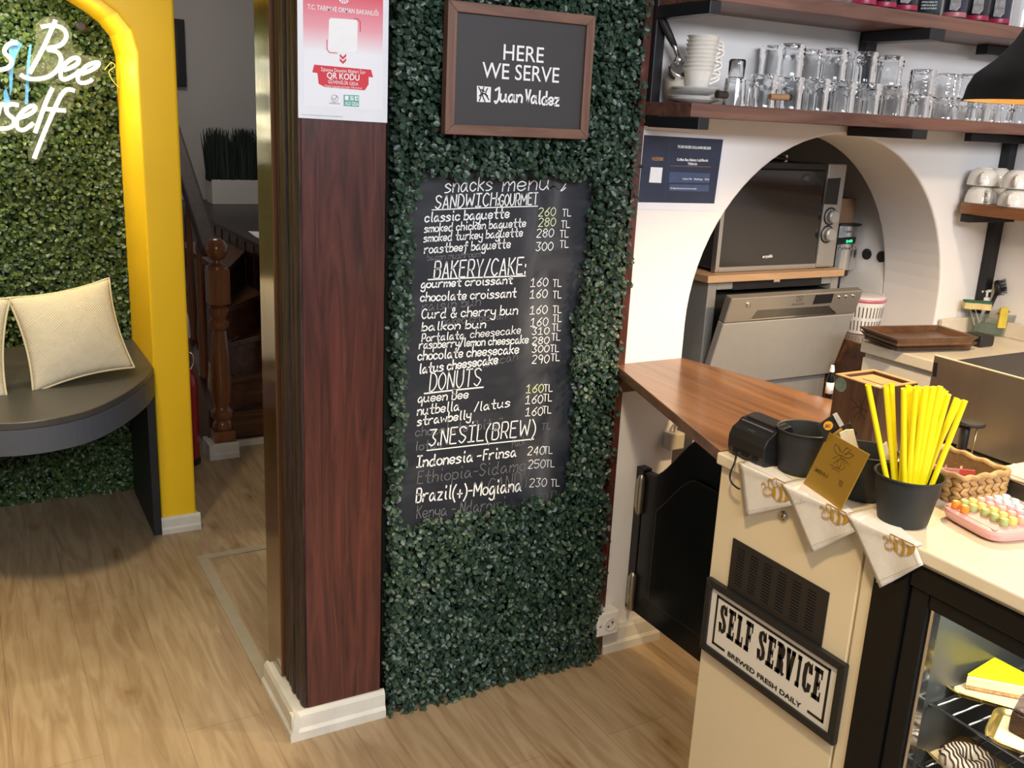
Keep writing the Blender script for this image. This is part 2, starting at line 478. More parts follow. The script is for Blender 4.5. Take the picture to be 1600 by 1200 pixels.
# arch wall: the opening runs to the floor, half round above z = 1
ARC_X, ARC_Z, ARC_R = 2.32, 1.0, .548
poly = [(1.552, 2.1, 0), (1.772, 2.1, 0)]
for k in range(41):
    t = PI-PI*k/40
    poly.append((ARC_X+ARC_R*math.cos(t), 2.1, ARC_Z+ARC_R*math.sin(t)))
poly += [(2.868, 2.1, 0), (3.1, 2.1, 0), (3.1, 2.1, 2.9), (1.552, 2.1, 2.9)]
struct(G().prism(poly, (0, .24, 0)).obj('wall_back', PLASTER, bev=.008, seg=3))
struct(G().box(3.1, -1.2, 0, 3.25, 2.42, 2.9).obj('wall_right', PLASTER))
struct(G().box(2.8672, 2.325, 0, 3.0, 3.5, 1.0).box(2.868, 2.34, 1.0, 3.0, 3.5, 2.9).obj('wall_kitchen_right', PLASTER))
struct(G().box(1.6, 3.5, 0, 3.0, 3.6, 2.9).obj('wall_kitchen_back', GREYWALL))
struct(G().box(1.55, 2.42, 0, 1.65, 3.6, 2.9).obj('wall_kitchen_left', GREYWALL))
struct(G().box(.86, 2.16, 0, 1.552, 2.42, 2.9).obj('wall_middle', GREYWALL))
struct(G().box(1.532, 2.085, 0, 1.556, 2.16, 2.9).obj('trim_2', MAHOG))
# rear hall
struct(G().box(-1.5, 6.9, 0, 3, 7.0, 2.9).obj('wall_rear', GREYWALL))
struct(G().box(-4, 3.47, 0, -3.9, 7, 2.9).obj('wall_far_left', GREYWALL))
# yellow alcove wall: arched opening to the floor, reveal 0.45 deep
NX, NR = .1, .43
prof = [(.530, 0), (.530, 1.64), (.531, 1.70), (.515, 1.765), (.478, 1.812), (.432, 1.845), (.33, 1.905), (.22, 1.94), (.1, 1.95)]
left = [(2*NX-x, z) for x, z in prof[::-1][1:]]
outl = [(.655, 0), (.655, 2.9), (-1.6, 2.9), (-1.6, 0)]
poly = [(x, 3.47, z) for x, z in prof+left] + [(x, 3.47, z) for x, z in outl[::-1]]
struct(G().prism(poly, (0, .50, 0)).obj('wall_left', YELLOW, bev=.010, seg=3))
struct(G().box(-1.6, 4.06, 0, .655, 4.12, 2.9).obj('wall_alcove_back', GREYWALL))
def skirting(name, p0, p1, nrm, h=.075, t=.020):
    """profiled skirting between two floor points, projecting along nrm"""
    p0, p1, nrm = V3((*p0, 0)), V3((*p1, 0)), V3((*nrm, 0))
    g = G()
    pr = [(0, 0), (t, 0), (t, h*.30), (t*.72, h*.42), (t*.62, h*.85), (t*.35, h), (0, h)]
    rows = [[p+nrm*a+Vector((0, 0, z)) for a, z in pr] for p in (p0, p1)]
    n = len(pr)
    g.add(rows[0]+rows[1], [(i, (i+1) % n, n+(i+1) % n, n+i) for i in range(n)]+[tuple(range(n))[::-1], tuple(range(n, 2*n))])
    return g
struct(skirting('', (1.558, 2.1), (1.772, 2.1), (0, -1), .085).obj('baseboard_back', SKIRT))
sk = skirting('', (.528, 3.47), (.668, 3.47), (0, -1), .065, .014)
sk2 = skirting('', (.655, 3.47), (.655, 3.95), (1, 0), .065, .014)
o = len(sk.v); sk.v += sk2.v; sk.f += [tuple(i+o for i in f) for f in sk2.f]; sk.m += sk2.m
struct(sk.obj('baseboard_left', SKIRT))
# metal strip framing the floor hatch
g = G()
METALTRIM = mat('beige_metal_strip', (.42, .37, .28), .4, .3, var=.06, vscale=20)
g.box(.600, 2.34, 0, .636, 3.225, .004).box(.636, 3.190, 0, 1.5, 3.225, .004)
struct(g.obj('trim_1', METALTRIM))

# ================================================================== wooden pillar
PIL = thing('wooden_pillar', 'dark varnished wooden pillar carrying a red and white paper notice', 'pillar', (.735, 2.2, 0))
G().box(.650, 2.11, 0, .840, 2.40, 2.9).obj('core', DARKWOOD, PIL)
G().box(.645, 2.086, .074, .843, 2.11, 2.9).obj('front_board', MAHOG, PIL, bev=.003)
g = G()
# fluted moulding wrapping the left front corner
rows = []
pr = []
for k in range(49):
    t = k/48
    y = 2.10+.155*t
    x = .640-.0035*abs(math.sin(t*PI*5))**.7-(.003 if .42 < t < .62 else 0)
    pr.append((x, y))
pr = [(.650, 2.09), (.641, 2.088)]+pr+[(.650, 2.255)]
g.prism([(x, y, .074) for x, y in pr], (0, 0, 2.82))
g.obj('fluted_moulding', MOLD, PIL)
G().box(.628, 2.255, .074, .650, 2.385, 2.9).obj('jamb_board', JAMB, PIL, bev=.003)
g = skirting('', (.617, 2.089), (.853, 2.089), (0, -1), .076, .021)
g2 = skirting('', (.617, 2.068), (.617, 2.345), (-1, 0), .076, .021)
o = len(g.v); g.v += g2.v; g.f += [tuple(i+o for i in f) for f in g2.f]; g.m += g2.m
# mitred corner block and the ledge between skirting and pillar
g.box(.600, 2.072, 0, .620, 2.092, .074)
g.box(.617, 2.089, 0, .650, 2.345, .070)
g.obj('skirting', SKIRT, PIL)

# ================================================================== hedges
BX0, BX1, BZ0, BZ1 = .905, 1.412, .53, 1.405
def menu_hole(X, Z, R):
    jag = .012*np.sin(X*60)+.01*np.sin(Z*47)
    jag = jag*.5
    xl = BX0-.024+.034*(Z-.53)/.87+.004*np.sin(Z*19); xr = 1.372+.018*(Z-.53)/.87+.012*np.sin(Z*11)
    return ~((X > .975) & (X < 1.345) & (Z > 1.525) & (Z < 1.785)) & ~((X > xl+jag) & (X < xr+jag) & (Z > .536+.012*(X-.9)/.5+jag) & (Z < 1.409+jag))
h = hedge('boxwood_hedge_panel', 46000, .859, 1.512, .0, 2.15, 2.118, .055, .0150, LEAF, menu_hole, 3)
tag(h, 'dark green boxwood hedge panel surrounding the chalkboard menu', 'hedge')
h = hedge('leafy_wall_panel', 30000, -.34, .528, .0, 2.0, 3.998, .045, .0185, LEAF2, None, 5, edge=.0)
tag(h, 'green leafy wall panel in the yellow alcove behind the neon sign', 'hedge')

# ================================================================== alcove bench
BEN = thing('alcove_bench', 'dark grey bench with bowed front under two cushions', 'bench', (.1, 3.5, 0))
SEAT = mat('charcoal_seat', (.060, .055, .050), .38, var=.08, vscale=6, bump=.02, bscale=60)
APR = mat('charcoal_apron', (.075, .082, .100), .5, var=.05, vscale=10)
SZ = .642
cur = spline([(.528, 3.455, 0), (.475, 3.315, 0), (.37, 3.13, 0), (.25, 3.0, 0), (.10, 2.955, 0), (-.05, 3.0, 0), (-.17, 3.13, 0), (-.275, 3.315, 0), (-.328, 3.455, 0)], 6)
g = G()
g.prism([(p.x, p.y, SZ-.022) for p in cur]+[(-.328, 3.918, SZ-.022), (.528, 3.918, SZ-.022)], (0, 0, .022))
g.obj('seat', SEAT, BEN, bev=.003)
g = G()
inn = [Vector((p.x*.97+.003, p.y+.028, 0)) for p in cur]
g.prism([(p.x, p.y, SZ-.100) for p in cur]+[(p.x, p.y, SZ-.100) for p in inn[::-1]], (0, 0, .0778))
g.obj('apron', APR, BEN)
for xs, nm in ((.500, 'side_panel'), (-.328, 'side_panel')):
    G().box(xs, 3.462, 0, xs+.028, 3.918, SZ-.022).obj(nm, mat('black_panel', (.018, .020, .024), .45, var=.1, vscale=8), BEN, bev=.002)

# ================================================================== cushions
def cushion(name, label, c, u, v, s, rot):
    """square pillow, centre c, edge directions u (right) and v (up)"""
    u, v = V3(u).normalized(), V3(v).normalized(); n = u.cross(v).normalized()
    cr, sr = math.cos(rot), math.sin(rot)
    u, v = u*cr+v*sr, v*cr-u*sr
    N = 26; g = G()
    def pt(i, j, side):
        a, b = -1+2*i/N, -1+2*j/N
        sh = .10
        x = a*(1-sh*(1-b*b)); y = b*(1-sh*(1-a*a))
        h = .30*((max(0, 1-a*a))**.55)*((max(0, 1-b*b))**.55)
        h += .010*math.sin(5*a+3*b)*(1-a*a)*(1-b*b)
        return c+(u*x+v*y)*s+n*(h*s*side*(1 if side > 0 else .8))
    g.grid([[pt(i, j, 1) for i in range(N+1)] for j in range(N+1)])
    g.grid([[pt(N-i, j, -1) for i in range(N+1)] for j in range(N+1)])
    o = g.obj(name, CUSH, smooth=True)
    bpy_weld(o)
    # piped seam as its own part
    rim = [pt(i, 0, 0) for i in range(N)]+[pt(N, j, 0) for j in range(N)]+[pt(N-i, N, 0) for i in range(N)]+[pt(0, N-j, 0) for j in range(N)]
    G().tube(rim, .0035, 6, closed=True).obj('seam', mat('cushion_piping', (.72, .62, .40), .8, var=.05, vscale=40), o, smooth=True)
    return tag(o, label, 'cushion')
def bpy_weld(o):
    md = o.modifiers.new('weld', 'WELD'); md.merge_threshold = .0006
def cushion_material():
    m = mat('cushion_weave', (.70, .60, .42), .85, var=.04, vscale=30)
    nt = m.node_tree; b = nt.nodes['Principled BSDF']; L = nt.links.new
    tc = nt.nodes.new('ShaderNodeTexCoord')
    mp = nt.nodes.new('ShaderNodeMapping'); mp.inputs['Rotation'].default_value = (0, math.radians(40), 0)
    L(tc.outputs['Object'], mp.inputs['Vector'])
    ck = nt.nodes.new('ShaderNodeTexChecker'); ck.inputs['Scale'].default_value = 17
    L(mp.outputs[0], ck.inputs['Vector'])
    ws = []
    for ax in ('X', 'Z'):
        wv = nt.nodes.new('ShaderNodeTexWave'); wv.bands_direction = ax; wv.inputs['Scale'].default_value = 55; wv.inputs['Distortion'].default_value = .6
        L(mp.outputs[0], wv.inputs['Vector']); ws.append(wv)
    mx = nt.nodes.new('ShaderNodeMix'); mx.data_type = 'FLOAT'
    L(ck.outputs['Fac'], mx.inputs['Factor']); L(ws[0].outputs['Fac'], mx.inputs['A']); L(ws[1].outputs['Fac'], mx.inputs['B'])
    bp = nt.nodes.new('ShaderNodeBump'); bp.inputs['Strength'].default_value = .35; bp.inputs['Distance'].default_value = .003
    L(mx.outputs['Result'], bp.inputs['Height']); L(bp.outputs[0], b.inputs['Normal'])
    return m
CUSH = cushion_material()
lean = math.radians(28)
vv = (0, math.sin(lean), math.cos(lean))
cushion('cushion', 'cream woven cushion at the right end of the bench, leaning', Vector((.272, 3.40, SZ+.152)), (.985, .17, 0), vv, .163, math.radians(8))
cushion('cushion', 'cream woven cushion at the left photo edge, partly cut off', Vector((-.082, 3.37, SZ+.150)), (.985, -.17, 0), vv, .166, math.radians(-7))

# ================================================================== neon sign
NY = 3.835
NEO = thing('neon_sign', 'lit warm white neon script sign on clear acrylic, Bee above self', 'neon sign', at_y(90, 130, 3.87))
TUBE = mat('neon_tube', (1, .95, .7), .4, emit=(1, .95, .74), estr=3.2, var=.01, vscale=5)
ACR = mat('clear_acrylic', (.30, .30, .22), .10, trans=0, alpha=.10, var=.01, vscale=5)
K = 240/1029
def npx(pts, k=6): return spline([at_y(x*K, y*K, NY) for x, y in pts], k)
STROKES = {
 'letter_b': [[(372, 135), (330, 235), (265, 370), (198, 490)], [(275, 182), (330, 172), (400, 180), (440, 215), (440, 262), (400, 305), (318, 328), (385, 350), (410, 400), (385, 465), (320, 515), (230, 530), (165, 518), (138, 498)]],
 'letter_e': [[(425, 470), (470, 455), (520, 425), (525, 392), (490, 390), (440, 425), (408, 480), (412, 525), (445, 530), (510, 495), (535, 470)]],
 'letter_e_': [[(545, 495), (600, 475), (650, 445), (660, 420), (625, 422), (570, 450), (525, 505), (528, 548), (565, 555), (600, 545), (618, 530)]],
 'letter_s': [[(115, 288), (60, 295), (32, 330), (35, 360), (72, 395), (75, 430), (40, 460), (-30, 470)]],
 'letter_s_': [[(125, 705), (80, 698), (45, 715), (50, 760), (92, 800), (88, 840), (40, 860), (-20, 862)]],
 'letter_r': [[(-30, 840), (-12, 760), (0, 712), (22, 700), (42, 716)]],
 'letter_e__': [[(125, 790), (175, 775), (225, 745), (235, 715), (205, 712), (150, 750), (112, 810), (122, 862), (165, 868), (225, 825)]],
 'letter_l': [[(352, 590), (310, 680), (270, 790), (235, 890)]],
 'letter_f': [[(500, 608), (450, 600), (410, 640), (370, 720), (300, 880), (228, 1062)], [(290, 728), (360, 735), (440, 742)]]}
for nm, sts in STROKES.items():
    g = G()
    for st in sts: g.tube(npx(st), .0066, 8)
    g.obj('neon_letter', TUBE, NEO, smooth=True)
def blob(pts, nm):
    q = [at_y(x*K, y*K, NY+.012) for x, y in pts]
    G().prism(spline(q, 5, closed=True), (0, .004, 0)).obj(nm, ACR, NEO)
blob([(250, 150), (372, 110), (470, 190), (490, 330), (540, 365), (660, 385), (700, 440), (650, 560), (560, 590), (440, 560), (330, 560), (140, 540), (95, 470), (180, 430), (235, 300)], 'acrylic_backing')
blob([(-10, 690), (110, 670), (220, 690), (300, 640), (350, 560), (430, 580), (530, 580), (520, 640), (470, 720), (480, 770), (400, 780), (330, 920), (265, 1075), (200, 1075), (185, 1010), (215, 900), (100, 905), (-10, 890)], 'acrylic_backing')
FILM = mat('blue_film', (.10, .33, .75), .3, alpha=.38, var=.03, vscale=9)
for pts in ([(72, 262), (110, 265), (150, 300), (108, 375), (88, 470), (82, 600), (66, 640), (60, 500), (66, 400), (58, 330)], [(196, 300), (213, 300), (203, 400), (187, 700), (166, 700), (172, 560), (180, 420)], [(24, 612), (42, 590), (60, 650), (76, 690), (60, 715), (25, 690)]):
    G().prism([at_y(x*K, y*K, NY+.0105) for x, y in pts], (0, .0006, 0)).obj('blue_film', FILM, NEO)
cab = npx([(700, 470), (745, 420), (770, 445), (730, 480), (755, 540), (800, 590)], 5)
G().tube(cab, .0018, 6).obj('cable', mat('cable_yellow', (.55, .48, .12), .4, var=.02, vscale=9), NEO, smooth=True)
p = at_y(540*K, 178*K, 3.93)
tag(G().lathe([(.018, 0), (.018, .03), (.012, .034)], p, 14, axis=(0, -1, 0)).obj('wall_fixing', BLACK), 'small dark round knob among leaves above the neon sign', 'knob')

# ================================================================== rear hall: stairs, planter, picture, extinguisher
ST = thing('staircase', 'dark wooden winding staircase with turned newel post behind the pillar', 'staircase', (1.1, 4.4, 0))
PV = (.985, 4.34)
for k in range(5):
    a0, a1 = math.radians(17*k), math.radians(17*(k+1)+6)
    z = .165*(k+1)
    def rad(a, r): return (PV[0]+r*math.cos(a), PV[1]+r*math.sin(a))
    tri = [PV, rad(a0, 1.0), rad((a0+a1)/2, 1.05), rad(a1, 1.0)]
    G().prism([(x, y, z-.028) for x, y in tri], (0, 0, .028)).obj('tread', OLDWOOD, ST, bev=.004)
    q0, q1 = rad(a0, .0), rad(a0, .985)
    nx, ny = -math.sin(a0)*.018, math.cos(a0)*.018
    G().prism([(q0[0]+nx, q0[1]+ny, z-.165), (q1[0]+nx, q1[1]+ny, z-.165), (q1[0]+2*nx, q1[1]+2*ny, z-.165), (q0[0]+2*nx, q0[1]+2*ny, z-.165)], (0, 0, .137)).obj('riser', OLDWOOD, ST)
# newel
c = (.935, 4.255, 0)
g = G()
g.box(.888, 4.208, .06, .982, 4.302, .12)
g.lathe([(.040, .12), (.046, .135), (.040, .155), (.034, .165), (.050, .185), (.050, .205), (.036, .22), (.034, .235), (.043, .26), (.045, .34), (.040, .48), (.032, .565), (.030, .58), (.046, .60), (.046, .62), (.032, .635), (.046, .665), (.046, .68), (.030, .695), (.030, .705)], c, 24)
g.box(.891, 4.211, .702, .979, 4.299, .855)
g.lathe([(.05, .855), (.046, .868), (.022, .880), (.020, .892), (.034, .903), (.046, .925), (.049, .94), (.045, .96), (.030, .980), (.012, .987), (0, .988)], c, 24)
g.obj('newel_post', NEWEL, ST, smooth=True, auto=40)
g = skirting('', (.875, 4.195), (.990, 4.195), (0, -1), .072, .018)
g.box(.857, 4.177, 0, .877, 4.32, .070).box(.876, 4.194, 0, .990, 4.30, .068)
g.box(.995, 4.320, 0, 1.9, 4.336, .030)
g.obj('skirting', SKIRT, ST)
g = G()
P0, P1 = Vector((.915, 4.27, .92)), Vector((.90, 5.35, 1.66))
t = (P1-P0).normalized(); up = Vector((1, 0, 0)).cross(t)
g.obox((P0+P1)/2, (1, 0, 0), t, up, .038, (P1-P0).length/2, .028)
g.obj('handrail', wood('rail_wood', (.035, .020, .020), (.06, .038, .038), 'y', 5, .65, 0, .05), ST, bev=.014, seg=3)
for k in range(4):
    y = 4.48+.21*k; zb = .16*(k*1.3+1); zt = .92+(y-4.27)*.685-.02
    zb = min(zb, zt-.5)
    G().lathe([(.016, zb), (.020, zb+.05), (.013, zb+.10), (.021, zb+.2), (.018, zb+.33), (.012, zt-.16), (.019, zt-.13), (.012, zt-.10), (.014, zt)], (.908, y, 0), 14).obj('baluster', NEWEL, ST, smooth=True)
G().prism([(.885, 4.30, 0), (.885, 5.6, 0), (.885, 5.6, 1.05), (.885, 4.30, .20)], (.025, 0, 0)).obj('stringer', DARKWOOD, ST)
# side wainscot with ledge
g = G()
for k in range(26):
    y = 4.45+.085*k
    g.box(1.232+(.004 if k % 2 else 0), y, 0, 1.262, y+.083, .885)
g.obj('trim_3', DARKWOOD)['kind'] = 'structure'
g = G().box(1.215, 4.40, .885, 2.6, 6.9, .905)
struct(g.obj('trim_4', mat('dark_ledge', (.030, .022, .022), .35, var=.2, vscale=6)))
# white paper scrap on the ledge
q = [at_z(x, y, .906) for x, y in ((388, 362), (410, 363), (410, 375), (400, 371))]
tag(G().prism(q, (0, 0, .003)).obj('paper_sheet', PAPER), 'pale folded paper lying on the dark ledge by the pillar edge', 'paper')
PL = thing('planter', 'white box planter of tall dark artificial grass on the dark ledge', 'planter', (1.52, 6.5, .905))
PY = 6.55
a, b = at_y(332, 318, PY), at_y(420, 324, PY)
top = at_y(333, 281, PY).z
g = G().box(a.x, PY, .905, 2.0, PY+.16, top)
g.obj('box', mat('planter_white', (.62, .60, .55), .6, var=.03, vscale=6), PL, bev=.003)
R = np.random.default_rng(11); g = G()
zt = at_y(335, 202, PY).z
for k in range(900):
    x = R.uniform(a.x-.01, 2.0); y = PY+R.uniform(.0, .15); hgt = (zt-top)*R.uniform(.80, 1.05)*(1-.25*(abs(math.sin(x*19)) > .95))
    dx, dy = R.normal(0, .018), R.normal(0, .015)
    w_ = .006
    g.add([(x-w_, y, top-.01), (x+w_, y, top-.01), (x+dx*.5+w_*.8, y+dy*.5, top+hgt*.6), (x+dx+.001, y+dy, top+hgt), (x+dx-.001, y+dy, top+hgt), (x+dx*.5-w_*.8, y+dy*.5, top+hgt*.6)], [(0, 1, 2, 5), (5, 2, 3, 4)])
g.obj('grass', leaf_material('dark_grass', (.010, .018, .013), (.030, .045, .030)), PL)['kind'] = 'stuff'
# picture on the rear wall
FY = 6.9
q0, q1 = at_y(255, 28, FY), at_y(291, 136, FY)
PIC = thing('picture_frame', 'dark framed picture on grey wall beside the yellow alcove', 'picture', ((q0.x+q1.x)/2, FY, q1.z))
G().box(q0.x-.1, FY-.035, q1.z, q1.x, FY-.001, q0.z).obj('frame', mat('dark_frame', (.022, .022, .022), .4, var=.1, vscale=9), PIC, bev=.006)
G().box(q0.x-.1, FY-.040, q1.z+.05, q1.x-.05, FY-.0352, q0.z-.05).obj('canvas', mat('dark_canvas', (.045, .042, .040), .6, var=.15, vscale=5), PIC)
# fire extinguisher
EXT = thing('fire_extinguisher', 'red fire extinguisher on the floor between alcove and newel post', 'fire extinguisher', (.748, 4.2, 0))
RED = mat('extinguisher_red', (.36, .012, .015), .25, coat=.5, var=.03, vscale=5)
c = (.748, 4.2, 0)
G().lathe([(.066, .022), (.072, .03), (.072, .36), (.066, .40), (.045, .435), (.022, .45), (.020, .47)], c, 28).obj('cylinder', RED, EXT, smooth=True, auto=40)
G().lathe([(.073, 0), (.073, .028), (.066, .03)], c, 28).obj('base_ring', BLACK, EXT, smooth=True, auto=40)
g = G().lathe([(.018, .47), (.018, .50), (.010, .505)], c, 14)
g.box(.735, 4.13, .50, .761, 4.23, .512).box(.735, 4.14, .53, .761, 4.22, .54)
g.obj('valve', CHROME, EXT)
G().tube(spline([(.765, 4.2, .49), (.80, 4.19, .50), (.805, 4.185, .46), (.79, 4.18, .43)], 6), .004, 8).obj('pull_ring', CHROME, EXT, smooth=True)

# ================================================================== chalkboard menu
MB = thing('chalkboard_menu', 'black chalkboard snacks menu with handwritten white prices', 'menu board', ((BX0+BX1)/2, 2.10, BZ0))
BY = 2.098
def chalk_material():
    m = mat('chalkboard', (.015, .016, .021), .62)
    nt = m.node_tree; b = nt.nodes['Principled BSDF']; L = nt.links.new
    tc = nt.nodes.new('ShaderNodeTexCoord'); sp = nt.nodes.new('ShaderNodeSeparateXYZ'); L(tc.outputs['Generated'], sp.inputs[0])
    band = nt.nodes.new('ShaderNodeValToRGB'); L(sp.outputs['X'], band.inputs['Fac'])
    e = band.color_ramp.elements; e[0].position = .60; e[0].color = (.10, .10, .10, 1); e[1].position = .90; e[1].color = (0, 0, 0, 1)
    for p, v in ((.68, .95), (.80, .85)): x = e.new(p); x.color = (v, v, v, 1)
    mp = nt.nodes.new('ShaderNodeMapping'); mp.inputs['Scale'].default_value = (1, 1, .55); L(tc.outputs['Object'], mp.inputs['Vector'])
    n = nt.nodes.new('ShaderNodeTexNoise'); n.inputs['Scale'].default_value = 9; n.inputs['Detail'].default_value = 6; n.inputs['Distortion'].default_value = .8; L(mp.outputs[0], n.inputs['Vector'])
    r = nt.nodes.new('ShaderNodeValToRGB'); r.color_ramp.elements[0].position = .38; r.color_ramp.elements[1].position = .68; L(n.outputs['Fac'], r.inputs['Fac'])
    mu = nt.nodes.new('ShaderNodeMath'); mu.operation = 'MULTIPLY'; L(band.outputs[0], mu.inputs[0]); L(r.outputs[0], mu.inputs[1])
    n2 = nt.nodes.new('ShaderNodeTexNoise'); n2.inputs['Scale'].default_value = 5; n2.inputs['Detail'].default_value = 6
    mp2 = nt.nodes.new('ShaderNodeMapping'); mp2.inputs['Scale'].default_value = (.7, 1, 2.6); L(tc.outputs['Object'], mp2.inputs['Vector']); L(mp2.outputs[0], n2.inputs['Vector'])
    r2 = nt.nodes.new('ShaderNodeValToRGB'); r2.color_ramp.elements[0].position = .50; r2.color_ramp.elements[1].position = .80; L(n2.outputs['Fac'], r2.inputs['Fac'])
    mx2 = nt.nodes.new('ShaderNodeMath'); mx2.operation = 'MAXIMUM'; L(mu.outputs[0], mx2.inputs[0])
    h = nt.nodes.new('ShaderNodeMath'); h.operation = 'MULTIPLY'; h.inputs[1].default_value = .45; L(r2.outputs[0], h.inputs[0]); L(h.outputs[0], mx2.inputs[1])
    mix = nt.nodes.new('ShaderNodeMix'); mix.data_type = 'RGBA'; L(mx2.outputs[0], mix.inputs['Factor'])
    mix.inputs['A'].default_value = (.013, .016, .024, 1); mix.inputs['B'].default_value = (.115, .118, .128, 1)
    L(mix.outputs['Result'], b.inputs['Base Color']); return m
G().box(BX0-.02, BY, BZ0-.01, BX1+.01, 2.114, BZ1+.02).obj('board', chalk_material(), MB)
CHALK = mat('white_chalk', (.90, .92, .92), .9, var=.12, vscale=300)
CHALKY = mat('yellow_chalk', (.74, .80, .45), .9, var=.12, vscale=300)
FAINT = mat('rubbed_chalk', (.15, .155, .165), .9, var=.3, vscale=160)
YN = Vector((0, -1, 0))
def chalk(g, s, x0, y0, x1, y1, hpx, wpx, lift=.0016, slant=.12, m=0):
    sts, adv = script_strokes(s, slant)
    kx = math.hypot(x1-x0, y1-y0)/adv; ky = hpx/7
    t = ((x1-x0)/math.hypot(x1-x0, y1-y0), (y1-y0)/math.hypot(x1-x0, y1-y0))
    wd = wpx*2.55/CAM_F
    for st in sts:
        pts = [at_y(x0+t[0]*px*kx+.02*py*ky, y0+t[1]*px*kx-py*ky, BY-lift) for px, py in st]
        g.ribbon(pts, wd, YN, m)
def rule(g, x0, y0, x1, y1, wpx=1.6):
    g.ribbon([at_y(x0, y0, BY-.0016), at_y((x0+x1)/2, (y0+y1)/2-.4, BY-.0016), at_y(x1, y1, BY-.0016)], wpx*2.55/CAM_F, YN)
LINES = [('snacks', 695, 301, 768, 297, 24, 1.7), ('menu', 785, 299, 858, 296, 25, 1.7),
 ('SANDWICH:', 680, 326, 778, 321, 20, 1.9), ('GOURMET', 780, 322, 839, 319, 18, 1.7),
 ('classic baguette', 664, 347, 795, 340, 15, 2.0), ('smoked chicken baguette', 663, 363, 821, 354, 13, 1.7),
 ('smoked turkey baguette', 662, 378, 816, 369, 13, 1.7), ('roastbeef baguette', 663, 396, 797, 387, 14, 1.7),
 ('BAKERY/CAKE:', 678, 435, 820, 428, 26, 2.1), ('gourmet croissant', 658, 450, 800, 443, 13, 2.0), ('chocolate croissant', 657, 471, 806, 464, 14, 1.9),
 ('Curd & cherry bun', 659, 498, 808, 491, 15, 1.8), ('balkon bun', 659, 517, 758, 512, 13, 1.9), ('Portalata', 659, 534, 725, 529, 12, 1.7), ('cheesecake', 735, 528, 813, 521, 13, 1.3),
 ('raspberry/lemon cheescake', 655, 545, 825, 536, 13, 1.7), ('chocolate cheesecake', 653, 563, 810, 552, 15, 1.9), ('latus cheesecake', 655, 584, 777, 568, 15, 2.1),
 ('DONUTS', 671, 611, 750, 602, 27, 1.8), ('queen Bee', 653, 629, 731, 622, 14, 1.8), ('nutbella', 652, 649, 717, 641, 15, 1.8), ('/latus', 741, 643, 796, 635, 14, 1.8), ('strawbelly', 652, 665, 735, 654, 14, 2.0),
 ('3.NESİL(BREW)', 670, 697, 835, 680, 25, 2.0), ('Indonesia', 651, 730, 738, 721, 17, 2.3), ('-', 745, 719, 751, 718, 14, 2.2), ('Frinsa', 755, 719, 806, 713, 16, 2.1),
 ('Brazil(+)-Mogiana', 650, 785, 814, 767, 21, 2.3)]
for L_ in LINES:
    g = G(); chalk(g, *L_); g.obj('chalk_line', CHALK, MB)
for rl in ((675, 328, 840, 322, 1.5), (669, 437, 821, 431, 2.0), (663, 615, 755, 605, 2.2), (667, 704, 834, 686, 1.8)):
    g = G(); rule(g, *rl); g.obj('chalk_rule', CHALK, MB)
g = G()
for a in (-1, 1):
    sw = [(858, 296), (866, 291), (874, 297), (878, 297+a), (884, 290+a*3)]
    g.ribbon([at_y(p.x, p.y, BY-.0016) for p in spline([(x, y, 0) for x, y in sw], 5)], .0024, YN)
g.obj('chalk_flourish', CHALK, MB)
PR = [(841, 338, '260', 1, 879, 338), (841, 354, '280', 1, 877, 356), (838, 371, '280', 0, 875, 371), (837, 392, '300', 0, 875, 387), (829, 448, '160', 0, 864, 448), (828, 466, '160', 0, 864, 466),
 (828, 491, '160', 0, 864, 489), (829, 510, '160', 0, 864, 503), (831, 523, '310', 0, 863, 517), (831, 538, '280', 0, 862, 532), (831, 551, '300', 0, 860, 550), (831, 568, '290', 0, 861, 564),
 (822, 614, '160', 1, 850, 612), (821, 631, '160', 0, 849, 627), (821, 650, '160', 0, 848, 646), (824, 711, '240', 0, 850, 709), (825, 732, '250', 0, 853, 730), (827, 761, '230', 0, 861, 760)]
for x, y, s, yel, tx, ty in PR:
    g = G()
    chalk(g, s, x, y, x+26, y-1, 11 if 515 < y < 560 else 13, 1.3, m=yel)
    chalk(g, 'TL', tx, ty, tx+13, ty-.5, 11, 1.3, slant=.02)
    g.obj('chalk_price', [CHALK, CHALKY], MB)
for L_ in [('bacon mushroom', 667, 407, 750, 401, 10, 1.2), ('raisin bun', 659, 486, 750, 477, 15, 1.4), ('baked croissan', 690, 508, 790, 498, 13, 1.2), ('franciscan', 720, 583, 808, 562, 14, 1.1), ('chocolate "bite"', 649, 682, 783, 668, 15, 1.5), ('lotus', 649, 704, 690, 700, 14, 1.5),
           ('Ethiopia-Sidamo', 652, 756, 820, 735, 19, 1.5), ('CANDY', 762, 775, 826, 760, 26, 1.3), ('Kenya - Ndaroini', 651, 810, 789, 795, 19, 1.6), ('170TL', 828, 787, 874, 780, 14, 1.2), ('TL', 846, 672, 860, 670, 10, 1.1), ('Pack', 800, 700, 820, 694, 14, 1.0)]:
    g = G(); chalk(g, *L_, lift=.0011); g.obj('rubbed_line', FAINT, MB)
